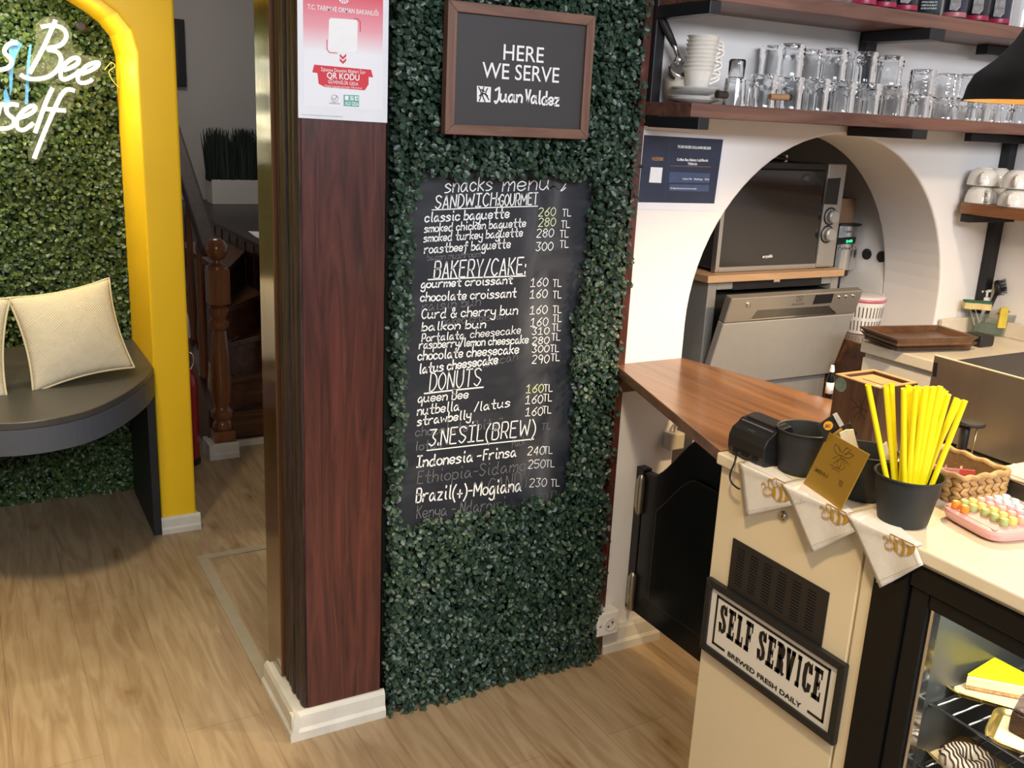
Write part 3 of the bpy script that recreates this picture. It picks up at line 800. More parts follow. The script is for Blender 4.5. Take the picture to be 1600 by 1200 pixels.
# ================================================================== "here we serve" sign
SG = thing('framed_sign', 'wood framed black sign reading HERE WE SERVE on the hedge', 'sign', (1.2, 2.06, 1.505))
SX0, SX1, SZ0, SZ1 = .960, 1.347, 1.5065, 1.791
SY = 2.028
FRAME = wood('frame_wood', (.11, .050, .032), (.20, .100, .066), 'x', 9, .5, 0, .1)
FRAMEV = wood('frame_wood_v', (.11, .050, .032), (.20, .100, .066), 'z', 9, .5, 0, .1)
fw = .023
for nm, pl, mt in (('frame_rail', [(SX0, SZ1), (SX1, SZ1), (SX1-fw, SZ1-fw), (SX0+fw, SZ1-fw)], FRAME), ('frame_rail', [(SX0, SZ0), (SX1, SZ0), (SX1-fw, SZ0+fw), (SX0+fw, SZ0+fw)], FRAME),
               ('frame_stile', [(SX0, SZ0), (SX0, SZ1), (SX0+fw, SZ1-fw), (SX0+fw, SZ0+fw)], FRAMEV), ('frame_stile', [(SX1, SZ0), (SX1, SZ1), (SX1-fw, SZ1-fw), (SX1-fw, SZ0+fw)], FRAMEV)):
    G().prism([(x, SY, z) for x, z in pl], (0, .024, 0)).obj(nm, mt, SG, bev=.0015)
G().box(SX0+.01, SY+.008, SZ0+.01, SX1-.01, SY+.02, SZ1-.01).obj('panel', mat('sign_black', (.040, .037, .039), .55, var=.05, vscale=8), SG)
g = G()
UX, UZ = Vector((1, 0, 0)), Vector((0, 0, 1))
FYP = SY+.008
def spt(x, y): return at_y(x, y, FYP)
a = spt(784, 93); b = spt(847, 97); text(g, 'HERE', a, UX, UZ, .049, width=(b-a).length, bold=.004)
a = spt(753, 121); b = spt(873, 129); text(g, 'WE SERVE', a, UX, UZ, .049, width=(b-a).length, bold=.004)
# brush lettering
def brush(g, s, x0, y0, x1, y1, hpx, wpx, place):
    sts, adv = script_strokes(s, .10, 1.4)
    kx = math.hypot(x1-x0, y1-y0)/adv; ky = hpx/7; t = ((x1-x0)/math.hypot(x1-x0, y1-y0), (y1-y0)/math.hypot(x1-x0, y1-y0))
    for st in sts:
        g.ribbon([place(x0+t[0]*px*kx, y0+t[1]*px*kx-py*ky) for px, py in st], wpx*2.5/CAM_F, YN)
pl = lambda x, y: at_y(x, y, FYP-.001)
GL['J'] = '0j2k3k3f2d1c0d'
brush(g, 'Juan', 773, 158, 815, 160, 20, 3.0, pl)
brush(g, 'Valdez', 821, 160, 873, 165, 20, 3.0, pl)
g.obj('lettering', PRINTWHITE, SG)
g = G()
q = [spt(x, y) for x, y in ((745, 134), (767, 136), (766, 160), (745, 159))]
g.prism([p+Vector((0, -.0008, 0)) for p in q], (0, .0006, 0))
for st in ([(748, 136), (752, 146), (749, 158)], [(756, 136), (754, 148), (758, 159)], [(762, 138), (759, 146), (764, 156)], [(749, 150), (755, 146), (762, 150)], [(752, 140), (757, 143)]):
    g.ribbon([at_y(p.x, p.y, FYP-.0016) for p in spline([(x, y, 0) for x, y in st], 5)], .0028, YN, 1)
g.obj('emblem', [PRINTWHITE, mat('sign_black', (0, 0, 0))], SG)

# ================================================================== notice on the pillar
NO = thing('paper_notice', 'red and white printed paper notice taped to the wooden pillar', 'notice', (.737, 2.084, 1.52))
NYP = 2.0825
def qt(x, y, l=0): return at_y(x, y, NYP-l)
q = [qt(464, -40), qt(608, -32), qt(605, 192), qt(466, 184)]
G().prism(q, (0, .0012, 0)).obj('sheet', PAPER, NO)
def red_print():
    m = mat('red_fade_print', (.70, .09, .12), .6)
    nt = m.node_tree; b = nt.nodes['Principled BSDF']
    tc = nt.nodes.new('ShaderNodeTexCoord'); sp = nt.nodes.new('ShaderNodeSeparateXYZ'); r = nt.nodes.new('ShaderNodeValToRGB')
    nt.links.new(tc.outputs['Generated'], sp.inputs[0]); nt.links.new(sp.outputs['Z'], r.inputs['Fac'])
    e = r.color_ramp.elements
    e[0].position = .42; e[0].color = (.80, .80, .84, 1); e[1].position = .88; e[1].color = (.66, .07, .11, 1)
    x = e.new(.60); x.color = (.76, .34, .40, 1)
    nt.links.new(r.outputs[0], b.inputs['Base Color']); return m
q = [qt(473, -40, .0004), qt(599, -32, .0004), qt(597, 172, .0004), qt(475, 165, .0004)]
G().prism(q, (0, .0004, 0)).obj('red_print', red_print(), NO)
INK = mat('red_ink', (.62, .035, .055), .6, var=.02, vscale=50)
TEAL = mat('teal_ink', (.12, .42, .36), .6, var=.02, vscale=50)
GREYINK = mat('grey_ink', (.25, .25, .28), .6, var=.02, vscale=50)
def on_notice(g, s, x0, y0, x1, y1, hpx, bold=0, m=0, lift=.0012):
    a, b = qt(x0, y0), qt(x1, y1)
    text(g, s, a, b-a, UZ, hpx*2.13/CAM_F/.72, width=(b-a).length, bold=bold, m=m, lift=lift)
g = G()
on_notice(g, 'T.C. TARIM VE ORMAN BAKANLIĞI', 480, 14, 591, 25, 7, .010)
q = [qt(x, y, .0008) for x, y in ((517, 28), (557, 31), (559, 36), (558, 78), (554, 82), (515, 79), (513, 74), (514, 31))]
g.prism(q, (0, .0004, 0))
pc = qt(537, -4, .0012); g.lathe([(.0125, 0), (.0125, .0004)], pc, 24, axis=(0, -1, 0)); 
for k in range(12):
    t = 2*PI*k/12; g.ribbon([pc+Vector((math.cos(t)*.006, -.0008, math.sin(t)*.006)), pc+Vector((math.cos(t)*.011, -.0008, math.sin(t)*.011))], .0016, YN, 1)
g.obj('white_print', [PRINTWHITE, INK], NO)
for y in (84, 91): G().prism([qt(x, yy, .0012) for x, yy in ((531, y), (536, y+5), (541, y), (541, y+4), (536, y+9), (531, y+4))], (0, .0004, 0)).obj('red_chevron', INK, NO)
g = G()
g.prism([qt(x, y, .0010) for x, y in ((491, 101), (580, 109), (583, 121), (576, 120), (576, 132), (570, 141), (508, 136), (498, 131), (496, 114), (488, 113))], (0, .0004, 0))
g.obj('red_ribbon', INK, NO)
for st in ([(553, 29), (560, 30), (563, 34), (563, 49)], [(511, 62), (511, 77), (515, 82), (527, 83)]):
    g = G(); g.ribbon([qt(x, y, .0012) for x, y in st], .0016, YN); g.obj('corner_bracket', INK, NO)
g = G()
on_notice(g, 'İşletme Denetim Bilgileri İçin', 501, 111, 570, 115.5, 5, .002, lift=.0018)
on_notice(g, 'QR KODU', 510, 122, 561, 126, 9, .02, lift=.0018)
on_notice(g, 'GÜVENİLİR GIDA', 512, 130, 559, 134, 5, .004, lift=.0018)
on_notice(g, 'Mobil Uygulamasından Okutunuz', 507, 135.5, 565, 139, 3, 0, lift=.0018)
g.obj('ribbon_lettering', PRINTWHITE, NO)
g = G()
g.prism([qt(x, y, .001) for x, y in ((537, 148), (561, 149), (561, 167), (537, 165.5))], (0, .0004, 0))
for k, d in enumerate('174'):
    x = 539+7.7*k; g.prism([qt(a, b, .0016) for a, b in ((x, 149.5+.4*k), (x+5.6, 149.8+.4*k), (x+5.6, 156.6+.4*k), (x, 156.2+.4*k))], (0, .0004, 0), 1)
    on_notice(g, d, x+1.4, 155.6+.4*k, x+4.3, 155.7+.4*k, 5, .02, 0, .0022)
on_notice(g, 'ALO GIDA', 539, 164, 560, 165.5, 5.5, .02, 1, .0018)
g.obj('helpline_badge', [TEAL, PRINTWHITE], NO)
g = G()
pc = qt(523, 154, .0014)
ring = [pc+Vector((math.cos(t)*.0075, 0, math.sin(t)*.0075)) for t in np.linspace(0, 2*PI, 25)]
g.ribbon(ring, .0009, YN); g.ribbon([qt(x, y, .0014) for x, y in ((519, 153), (522, 157), (527, 150))], .0016, YN)
on_notice(g, 'GÜVENİLİR GIDA', 514, 162, 531, 163, 2, .01)
on_notice(g, 'T.C. Tarım ve Orman Bakanlığı Gıda ve Kontrol Genel Müdürlüğü', 471, 179.5, 535, 183, 1.4, .004)
g.obj('grey_print', GREYINK, NO)

# ================================================================== sheet pinned on the arch wall
NT = thing('wall_certificate', 'dark blue printed sheet with white border taped beside the arch', 'notice', (1.70, 2.098, 1.34))
WY = 2.0985
def wp(x, y, l=0): return at_y(x, y, WY-l)
G().prism([wp(*p) for p in ((999, 202), (1134, 214), (1119, 330), (988, 327))], (0, .0008, 0)).obj('sheet', PAPER, NT)
NAVY = mat('navy_print', (.022, .030, .062), .5, var=.12, vscale=20)
G().prism([wp(*p, .0006) for p in ((1006.5, 211), (1130, 218), (1116, 318), (997, 316))], (0, .0004, 0)).obj('navy_print', NAVY, NT)
g = G()
def on_wall(s, x0, y0, x1, y1, hpx, m=0, bold=.01):
    a, b = wp(x0, y0), wp(x1, y1); text(g, s, a, b-a, UZ, hpx*2.6/CAM_F/.72, width=(b-a).length, m=m, bold=bold, lift=.0012)
on_wall('TICARI MUZIK KULLANIM BELGESI', 1058, 231, 1110, 233.5, 4, 0, .03)
on_wall('Coffee Bee Bakery Lab/Burak', 1057, 251, 1106, 252.5, 4, 0, .03)
on_wall('Yıldırım', 1074, 257.5, 1089, 258, 4, 0, .03)
on_wall('MUZIKBIR', 1018, 250.5, 1036, 251, 5, 2, .03)
on_wall('Lisans No   Başlangıç   Bitiş', 1066, 280.5, 1107, 281.5, 3)
on_wall('Bu belge işletmede asılı bulundurulmalıdır', 1047, 295, 1088, 296, 2.5)
g.prism([wp(*p, .001) for p in ((1017, 261), (1035.5, 262), (1033, 286), (1014, 285))], (0, .0004, 0))
for q in (((1046.5, 268.5), (1110, 271), (1108, 286), (1045, 285)), ((1046, 288), (1108, 289), (1107, 299.5), (1045, 298))):
    g.prism([wp(*p, .0009) for p in q], (0, .0004, 0), 1)
g.ribbon([wp(1048, 259, .0012), wp(1111, 261, .0012)], .0008, YN, 2)
g.ribbon([wp(1047, 223, .0012), wp(1039, 309, .0012)], .0006, YN, 1)
g.obj('printing', [PRINTWHITE, mat('blue_print', (.055, .085, .17), .5, var=.1, vscale=30), mat('orange_print', (.45, .22, .07), .5, var=.1, vscale=30)], NT)

# ================================================================== wall shelves and brackets
sh = G().box(1.557, 1.902, 1.572, 3.10, 2.098, 1.605).obj('wall_shelf', WALNUT_X, bev=.0015)
tag(sh, 'long walnut wall shelf above the arch carrying glasses and cups', 'shelf')
sh = G().box(1.560, 1.870, 1.836, 3.10, 2.098, 1.872).obj('wall_shelf', WALNUT_X, bev=.0015)
tag(sh, 'uppermost walnut wall shelf holding a row of dark bottles', 'shelf')
sh = G().box(2.852, 1.2, 1.316, 3.098, 2.066, 1.352).obj('wall_shelf', WALNUT_Y, bev=.0015)
tag(sh, 'short walnut shelf on the right wall holding cream cups', 'shelf')
def bracket(label, x0, x1, arms, ztop, zbot):
    t = thing('shelf_bracket', label, 'bracket', ((x0+x1)/2, 2.09, zbot))
    G().box(x0, 2.070, zbot, x1, 2.098, ztop).obj('upright', BLACK, t, bev=.002)
    for y0, z0, z1, xa, xb in arms:
        G().box(xa, y0, z0, xb, 2.072, z1).obj('arm', BLACK, t, bev=.002)
    return t
bracket('black steel shelf bracket at the left end beside the hedge', 1.558, 1.588, [(1.868, 1.806, 1.835, 1.556, 1.590), (1.870, 1.543, 1.571, 1.556, 1.590)], 2.3, 1.545)
bracket('black steel shelf bracket above the crown of the arch', 2.315, 2.360, [(1.845, 1.805, 1.835, 2.300, 2.362), (1.852, 1.545, 1.571, 2.300, 2.362)], 2.3, 1.545)
t = thing('shelf_bracket', 'tall black steel bracket standing in the right wall corner', 'bracket', (3.08, 2.085, .93))
G().box(3.058, 2.066, .962, 3.098, 2.098, 1.571).obj('upright', BLACK, t, bev=.002)
for z in (1.545, 1.289): G().box(2.812 if z > 1.4 else 2.86, 2.040 if z > 1.4 else 2.03, z, 3.098, 2.0655, z+.026).obj('arm', BLACK, t, bev=.002)
t = thing('shelf_bracket', 'short black bracket under the upper shelf, partly behind the lamp', 'bracket', (2.93, 2.0, 1.81))
G().box(2.79, 2.02, 1.806, 3.098, 2.06, 1.835).obj('arm', BLACK, t, bev=.002)

# ================================================================== crockery and glass on the long shelf
SHZ = 1.6052
PLATEWHITE = mat('white_porcelain', (.82, .80, .76), .15, coat=.5, var=.02, vscale=20)
GREYP = mat('grey_glaze', (.40, .40, .40), .25, coat=.4, var=.05, vscale=20)
P = at_y(1086, 150, 1.985); CX0 = P.x
def plate(z, r, m, label, nm='plate', cat='plate'):
    o = G().lathe([(r*.55, z), (r*.60, z+.001), (r*.97, z+.009), (r, z+.011), (r*.97, z+.012), (r*.6, z+.004), (0, z+.0035)], (CX0, 1.985, 0), 36).obj(nm, m, smooth=True, auto=50)
    tag(o, label, cat, 'plates under the cup stack')
plate(SHZ, .066, PLATEWHITE, 'white plate at the bottom of the stack on the long shelf')
plate(SHZ+.0065, .067, PLATEWHITE, 'white plate second from the bottom under the cup stack')
plate(SHZ+.0205, .060, GREYP, 'dark rimmed saucer just above the white plates', 'saucer', 'saucer')
plate(SHZ+.0275, .062, PLATEWHITE, 'topmost saucer directly under the tall cup stack', 'saucer', 'saucer')
z0 = SHZ+.0345
ct = thing('espresso_cup', 'cream espresso cup, lowest of the tall cup stack', 'cup', (CX0+.003, 1.985, z0), 'espresso cups in the tall stack')
CC = (CX0+.003, 1.985, z0)
G().lathe([(.0250, 0), (.0260, .001), (.0355, .040), (.0382, .046), (.0405, .048), (.0398, .0495), (.0368, .044), (.0262, .003), (0, .0025)], CC, 32).obj('bowl', CERAMIC, ct, smooth=True, auto=50)
hv = Vector((.95, -.3, 0)).normalized(); b0 = V3(CC)
G().tube(spline([b0+hv*.034+Vector((0, 0, .040)), b0+hv*.052+Vector((0, 0, .038)), b0+hv*.055+Vector((0, 0, .026)), b0+hv*.030+Vector((0, 0, .014))], 6), .0035, 8).obj('handle', CERAMIC, ct, smooth=True)
ordw = ['second', 'third', 'fourth', 'fifth', 'sixth', 'seventh', 'eighth', 'ninth', 'tenth']
for k in range(8):
    dup(ct, (CC[0]+.0008*(k+1), CC[1], z0+.0098*(k+1)), 'cream espresso cup, %s from the bottom of the tall stack' % ordw[k] if k < 7 else 'cream espresso cup on top of the tall cup stack', .1*math.sin(k*2.1), None)
# cream bowl, ladle pan, jar behind the stack
P = at_y(1062, 120, 2.055)
tag(G().lathe([(.030, SHZ), (.040, SHZ+.02), (.046, SHZ+.060), (.044, SHZ+.060), (.030, SHZ+.005), (0, SHZ+.004)], (P.x, 2.045, 0), 28).obj('cream_pot', mat('cream_clay', (.62, .55, .45), .5, var=.05, vscale=20), smooth=True, auto=50), 'cream pot standing behind the tall stack of cups', 'pot')
LD = thing('ladle', 'steel ladle with black handle leaning against the wall behind cups', 'ladle', (P.x, 2.05, SHZ+.06))
a, b, c, d = at_y(1031, 24, 2.066), at_y(1053, 70, 2.050), at_y(1060, 88, 2.042), at_y(1060, 99, 2.03)
G().tube([a, a.lerp(b, .3), a.lerp(b, .7), b], [.009, .011, .010, .008], 12).obj('handle', mat('black_rubber', (.02, .02, .02), .55, var=.1, vscale=20), LD, smooth=True)
G().tube([b, b.lerp(c, .25), c, d], [.0085, .0065, .008, .014], 12).obj('neck', CHROME, LD, smooth=True)
G().lathe([(.004, -.028), (.02, -.024), (.028, -.010), (.029, 0), (.027, 0), (.018, -.020), (0, -.024)], d+Vector((0, -.004, -.016)), 24, axis=(.1, -.6, .8)).obj('scoop', CHROME, LD, smooth=True)
GLASS = mat('clear_glass', (.97, .98, .99), .02, trans=1, ior=1.45, var=.005, vscale=4)
SMALLTXT = mat('dark_print', (.05, .05, .06), .5, var=.02, vscale=30)

def glass_mesh(name, r0, r1, h, kind):
    """an upside-down tumbler standing on its rim; outer skin patterned, inner skin plain"""
    n, mrows = 40, 15; rows = []
    for i in range(mrows):
        t = i/(mrows-1); z = h*t; r = r0+(r1-r0)*t
        row = []
        for k in range(n):
            th = 2*PI*k/n; q = r
            if kind == 'fluted':
                if t < .64: q *= 1-.05*(k % 2)*(t > .04)
                elif t < .97: q *= 1+.065*(1 if (k//2+i) % 2 else -1)
            elif kind == 'etched':
                q *= 1+(.03*(1 if (k+i*3) % 5 < 2 else -1) if .12 < t < .9 else 0)
            row.append(Vector((q*math.cos(th), q*math.sin(th), z)))
        rows.append(row)
    rows.append([Vector((r1*.86*math.cos(2*PI*k/n), r1*.86*math.sin(2*PI*k/n), h+.0015)) for k in range(n)])
    rows.append([Vector((1e-4*math.cos(2*PI*k/n), 1e-4*math.sin(2*PI*k/n), h)) for k in range(n)])
    inner = [[Vector(((r0+(r1-r0)*t-.0028)*math.cos(2*PI*k/n), (r0+(r1-r0)*t-.0028)*math.sin(2*PI*k/n), h*t)) for k in range(n)] for t in (0, .3, .6, .86)]
    inner.append([Vector((1e-4*math.cos(2*PI*k/n), 1e-4*math.sin(2*PI*k/n), h*.87)) for k in range(n)])
    g = G(); g.grid(rows[::-1]+inner, close=True)
    o = g.obj(name, GLASS, smooth=True, auto=50)
    return o
PROTO = {}
def put_glass(px, py_y, z, kind, label, grp):
    spec = {'fluted': (.0345, .0335, .080), 'etched': (.038, .036, .066), 'plain': (.031, .026, .066), 'low': (.033, .031, .062)}[kind]
    P = at_y(px, 130, py_y)
    nm = {'fluted': 'patterned_tumbler', 'etched': 'etched_tumbler', 'plain': 'plain_tumbler', 'low': 'ribbed_tumbler'}[kind]
    if kind not in PROTO:
        PROTO[kind] = glass_mesh(nm, *spec, kind if kind != 'low' else 'fluted'); o = PROTO[kind]
    else:
        o = PROTO[kind].copy(); COL.objects.link(o)
    o.location = (P.x, py_y, z); o.rotation_euler = (0, 0, random.random())
    tag(o, label, 'glass', grp)
Nth = ['leftmost', 'second from left', 'third from left', 'fourth from left', 'fifth from left', 'sixth from left', 'seventh from left', 'eighth from left', 'rightmost']
for k, px in enumerate((1194, 1236, 1278, 1319, 1359, 1400)):
    put_glass(px, 1.944, SHZ, 'fluted', 'upside-down patterned tumbler on the long shelf, %s of the front lower row' % (Nth[k] if k < 5 else 'rightmost'), 'patterned tumblers in the front lower row')
for k, px in enumerate((1214, 1262, 1310, 1372, 1420)):
    put_glass(px, 2.030, SHZ, 'fluted', 'patterned tumbler behind the front lower row, %s of the back row' % (Nth[k] if k < 4 else 'rightmost'), 'patterned tumblers in the back lower row')
for k, (px, y) in enumerate(((1231, 1.962), (1299, 1.962), (1346, 1.955), (1388, 1.99))):
    put_glass(px, y, SHZ+.0822, 'fluted', 'patterned tumbler stacked on the lower row, %s of the upper front tier' % (Nth[k] if k < 3 else 'rightmost'), 'patterned tumblers in the upper front tier')
for k, (px, y) in enumerate(((1203, 2.052), (1262, 2.05), (1325, 2.05))):
    put_glass(px, y, SHZ+.0822, 'fluted', 'half hidden patterned tumbler at the back of the upper tier, %s' % Nth[k], 'patterned tumblers at the back of the upper tier')
for k, px in enumerate((1440, 1477, 1516, 1555)):
    y = (1.95, 2.0, 1.95, 1.97)[k]
    put_glass(px, y, SHZ, 'low', 'low ribbed tumbler standing under the etched glasses, %s' % (Nth[k] if k < 3 else 'rightmost'), 'low ribbed tumblers on the right')
    if k < 3:
        for j in range(1):
            put_glass(px, y, SHZ+.0640+.068*j, 'etched', 'etched glass stacked on a low tumbler near the lamp, %s' % Nth[k], 'etched glasses near the lamp')
for k, px in enumerate((1536, 1578, 1600)):
    put_glass(px, 1.935+.03*(k % 2), SHZ, 'low', 'low ribbed tumbler below the pendant lamp, %s of three' % ('left', 'middle', 'right')[k], 'low tumblers below the lamp')
put_glass(1149, 1.955, SHZ, 'plain', 'plain clear tumbler beside the plates on the long shelf', 'plain tumblers beside the plates')
P = at_y(1149, 130, 1.955)
o = G().lathe([(.020, .005), (.0215, .045), (.019, .050), (.0175, .048), (.0185, .008)], (P.x, 1.955, SHZ+.0625), 24).obj('shot_glass', GLASS, smooth=True)
tag(o, 'small upside-down shot glass on top of the plain tumbler', 'glass')
put_glass(1170, 1.99, SHZ, 'plain', 'plain clear tumbler just left of the patterned row', 'plain tumblers beside the plates')
WH = thing('cezve_handle', 'short wooden handle with black end lying before the patterned tumblers', 'handle', at_y(1218, 152, 1.905))
a, b = at_y(1203, 151, 1.905), at_y(1231, 152, 1.898)
G().cyl(a, b, .0072, .0086, 14).obj('grip', mat('light_grip_wood', (.36, .20, .10), .5, var=.1, vscale=30), WH, smooth=True, auto=50)
G().cyl(b, b+(b-a)*.16, .0095, .0085, 14).obj('cap', BLACK, WH, smooth=True, auto=50)
a, b = at_y(1120, 147, 1.90), at_y(1136, 149, 1.897)
tag(G().cyl(a, b, .010, .008, 14).obj('tamper_handle', mat('dark_handle', (.03, .02, .018), .4, var=.1, vscale=20), smooth=True, auto=50), 'stubby dark handle poking out right of the white plates', 'handle')
# bottles on the top shelf: only their feet are in the picture
BODY = [mat('bottle_black', (.02, .02, .024), .2, coat=.5, var=.1, vscale=9), mat('bottle_navy', (.03, .035, .06), .25, coat=.4, var=.1, vscale=9), mat('bottle_teal', (.025, .045, .05), .3, coat=.3, var=.1, vscale=9)]
CRIM = mat('crimson_band', (.36, .02, .06), .35, var=.05, vscale=20); PINK_ = mat('rose_band', (.48, .15, .16), .35, var=.05, vscale=20)
for k, (px, b, band, desc) in enumerate([(1347, 0, CRIM, 'leftmost black bottle with crimson band on the top shelf'), (1379, 0, CRIM, 'second black bottle with crimson band, close to the left end'), (1413, 0, CRIM, 'black bottle with crimson band left of the teal canister'),
        (1450, 2, None, 'dark teal canister with small white print on the top shelf'), (1491, 1, PINK_, 'navy bottle with rose band right of the teal canister'), (1527, 0, CRIM, 'black bottle with crimson band and cream label mark'), (1561, 1, CRIM, 'navy bottle with crimson band beside the clear bottle')]):
    P = at_y(px, 20, 1.93); t = thing('syrup_bottle' if b != 2 else 'canister', desc, 'bottle' if b != 2 else 'canister', (P.x, 1.93, 1.8722), 'bottles on the top shelf')
    c = (P.x, 1.93, 1.8722); r = .0315
    G().lathe([(r*.92, 0), (r, .003), (r, .17), (r*.5, .20), (r*.4, .25), (0, .25)], c, 28).obj('body', BODY[b], t, smooth=True, auto=40)
    if band: G().lathe([(r+.0004, .008), (r+.0006, .009), (r+.0006, .020), (r+.0004, .021)], c, 28).obj('band', band, t, smooth=True)
    g = G()
    d = (Vector((0, 0, 0))-Vector((P.x, 1.93, 0))).normalized(); uu = Vector((-d.y, d.x, 0))
    base = V3(c)+d*(r+.0008)
    if b == 2:
        for j, s in enumerate(('ARTISAN GREEN TEA', 'LEMON & MINT', 'LOOSE LEAF BLEND')): text(g, s, base+uu*-.020+Vector((0, 0, .034-.008*j)), uu, UZ, .006, width=.040, bold=.01)
    else:
        g.prism([base+uu*a_+Vector((0, 0, z_)) for a_, z_ in ((-.014, .026), (.006, .024), (.014, .034), (.012, .08), (-.014, .08))], d*.0006)
    g.obj('label', PRINTWHITE if b == 2 else mat('bottle_label', (.32, .30, .30), .5, var=.5, vscale=60), t)
P = at_y(1596, 20, 1.94)
tag(G().lathe([(.022, 0), (.026, .003), (.026, .15), (.012, .2), (0, .2)], (P.x, 1.94, 1.8722), 24).obj('clear_bottle', GLASS, smooth=True, auto=40), 'clear glass bottle at the right end of the top shelf', 'bottle')

# ================================================================== cream cups on the right wall shelf
CZ = 1.3523
def cream_cup(x, y, z, label, rot):
    c = (x, y, z); t = thing('cream_cup', label, 'cup', c, 'cream cups on the right shelf')
    G().lathe([(.047, 0), (.0485, .001), (.047, .020), (.041, .040), (.030, .052), (.024, .054), (.024, .056), (0, .056)][::1], c, 32).obj('bowl', CERAMIC, t, smooth=True, auto=50)
    h = Vector((math.cos(rot), math.sin(rot), 0)); b = V3(c)
    G().tube(spline([b+h*.040+Vector((0, 0, .012)), b+h*.062+Vector((0, 0, .012)), b+h*.064+Vector((0, 0, .034)), b+h*.038+Vector((0, 0, .040))], 6), .0055, 8).obj('handle', CERAMIC, t, smooth=True)
for (px, py, yy), nm in (((1531, 316, 0), 'left'), ((1583, 322, 0), 'right')):
    P = at_x(px, py, 2.902)
    cream_cup(2.902, P.y, CZ, 'upside-down cream cup, lower one of the %s pair on the right shelf' % nm, math.radians(-125 if nm == 'left' else -160))
    cream_cup(2.904, P.y+.003, CZ+.0565, 'upside-down cream cup, upper one of the %s pair on the right shelf' % nm, math.radians(-150))
P = at_x(1560, 310, 3.0)
cream_cup(3.004, P.y+.02, CZ, 'cream cup behind the two front pairs on the right shelf', math.radians(60))
cream_cup(3.004, P.y+.02, CZ+.0565, 'upper cream cup behind the two front pairs', math.radians(20))

# ================================================================== dishwasher in the arch
DGREY = mat('appliance_grey', (.33, .325, .31), .4, .35, var=.03, vscale=30)
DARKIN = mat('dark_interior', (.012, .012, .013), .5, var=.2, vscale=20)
DW = thing('dishwasher', 'compact grey dishwasher with its door ajar inside the arch', 'dishwasher', (2.31, 2.55, .60))
DX0, DX1, DY, DZ0, DZ1 = 2.026, 2.606, 2.31, .60, 1.080
g = G()
g.box(DX0, DY, DZ0, DX0+.035, 2.78, DZ1).box(DX1-.035, DY, DZ0, DX1, 2.78, DZ1).box(DX0+.035, DY, DZ1-.028, DX1-.035, 2.78, DZ1).box(DX0+.035, DY, DZ0, DX1-.035, 2.78, .735).box(DX0+.035, 2.74, .735, DX1-.035, 2.78, DZ1-.028)
g.obj('body', DGREY, DW, bev=.003)
G().box(DX0+.036, DY+.008, .736, DX1-.036, 2.739, 1.034).obj('tub', DARKIN, DW)
G().box(DX0+.10, DY-.0025, DZ1-.030, DX1-.085, DY-.0004, DZ1-.003).obj('black_plate', DARKIN, DW)  # thin black plate across the top of the opening
P = at_y(1213, 439, DY-.003); G().box(P.x-.014, DY-.006, P.z-.006, P.x+.014, DY-.0028, P.z+.006).obj('latch', CHROME, DW, bev=.001)
g = G()
for z in (.80, .88, .96):
    g.tube([(DX0+.05, DY-.010, z), (DX1-.05, DY-.010, z)], .0025, 6)
for k in range(14):
    x = DX0+.055+.034*k; g.tube([(x, DY-.010, .80), (x, DY-.010, .96)], .0018, 6)
g.obj('rack', mat('dark_wire', (.10, .10, .10), .4, .5, var=.1, vscale=20), DW)
# door: leaning plane through hinge and the measured top edge
TL, TR = at_x(1143, 467, 2.03), at_x(1352, 450, 2.606)
ty, tz = 2.198, 1.048
hy, hz = 2.287, .735
dv = Vector((0, ty-hy, tz-hz)); dl = dv.length; dv.normalize(); dn = Vector((1, 0, 0)).cross(dv)  # facing the room
DO = Vector(((DX0+DX1)/2, hy, hz))
if dn.y > 0: dn = -dn
g = G(); g.obox(DO+dv*(dl-.088)/2-dn*.014, (1, 0, 0), dv, dn, (DX1-DX0)/2, (dl-.088)/2-.001, .014)
dr = g.obj('door', mat('door_grey', (.40, .39, .375), .42, .3, var=.03, vscale=30), DW, bev=.003)
g = G(); g.obox(DO+dv*(dl-.044)-dn*.014, (1, 0, 0), dv, dn, (DX1-DX0)/2, .043, .0145)
cp = g.obj('control_panel', mat('panel_steel', (.45, .42, .385), .32, .7, var=.03, vscale=50, stretch=(.05, 1, 1)), DW, bev=.003)
FP = DO+dn*.0008
def dp(x, y, l=0): return at_plane(x, y, FP+dn*l, dn)
g = G()
hp = [(1185, 492), (1296, 482), (1308, 489), (1173, 499)]
pts = [dp(*p, .001) for p in ((1173, 499.5), (1184, 485), (1292, 478), (1306, 489))]
g.prism(pts, dn*-.004)
g.obj('handle_recess', mat('recess_steel', (.26, .25, .24), .25, .9, var=.05, vscale=30), cp)
g = G(); g.ribbon([dp(1173, 499.5, .002), dp(1306, 489, .002), dp(1294, 477.5, .002)], .005, dn); g.obj('handle_lip', CHROME, cp)
g = G(); g.prism([dp(*p, .001) for p in ((1275, 461), (1303, 459), (1299, 473), (1270, 475.5))], dn*-.001); g.obj('display', DARKIN, cp)
for p in ((1311, 464), (1322, 463), (1333, 462), (1169, 476)):
    r = .0045 if p[0] > 1200 else .008
    G().lathe([(r, 0), (r, .003), (r*.6, .004), (0, .004)], dp(*p), 14, axis=dn).obj('button', CHROME, cp, smooth=True, auto=40)
g = G()
for st in ([(1246, 463), (1255, 462), (1254, 470), (1245, 471), (1246, 463)], [(1247, 470), (1254, 463)], [(1248, 464), (1253, 469)]): g.ribbon([dp(*p, .0012) for p in st], .0018, dn)
a, b = dp(1237, 477), dp(1256, 475); text(g, 'Electrolux', a, b-a, dv, .009, width=(b-a).length, bold=.01, lift=.0014)
g.obj('badge', mat('badge_grey', (.16, .155, .15), .4, .5, var=.02, vscale=30), cp)
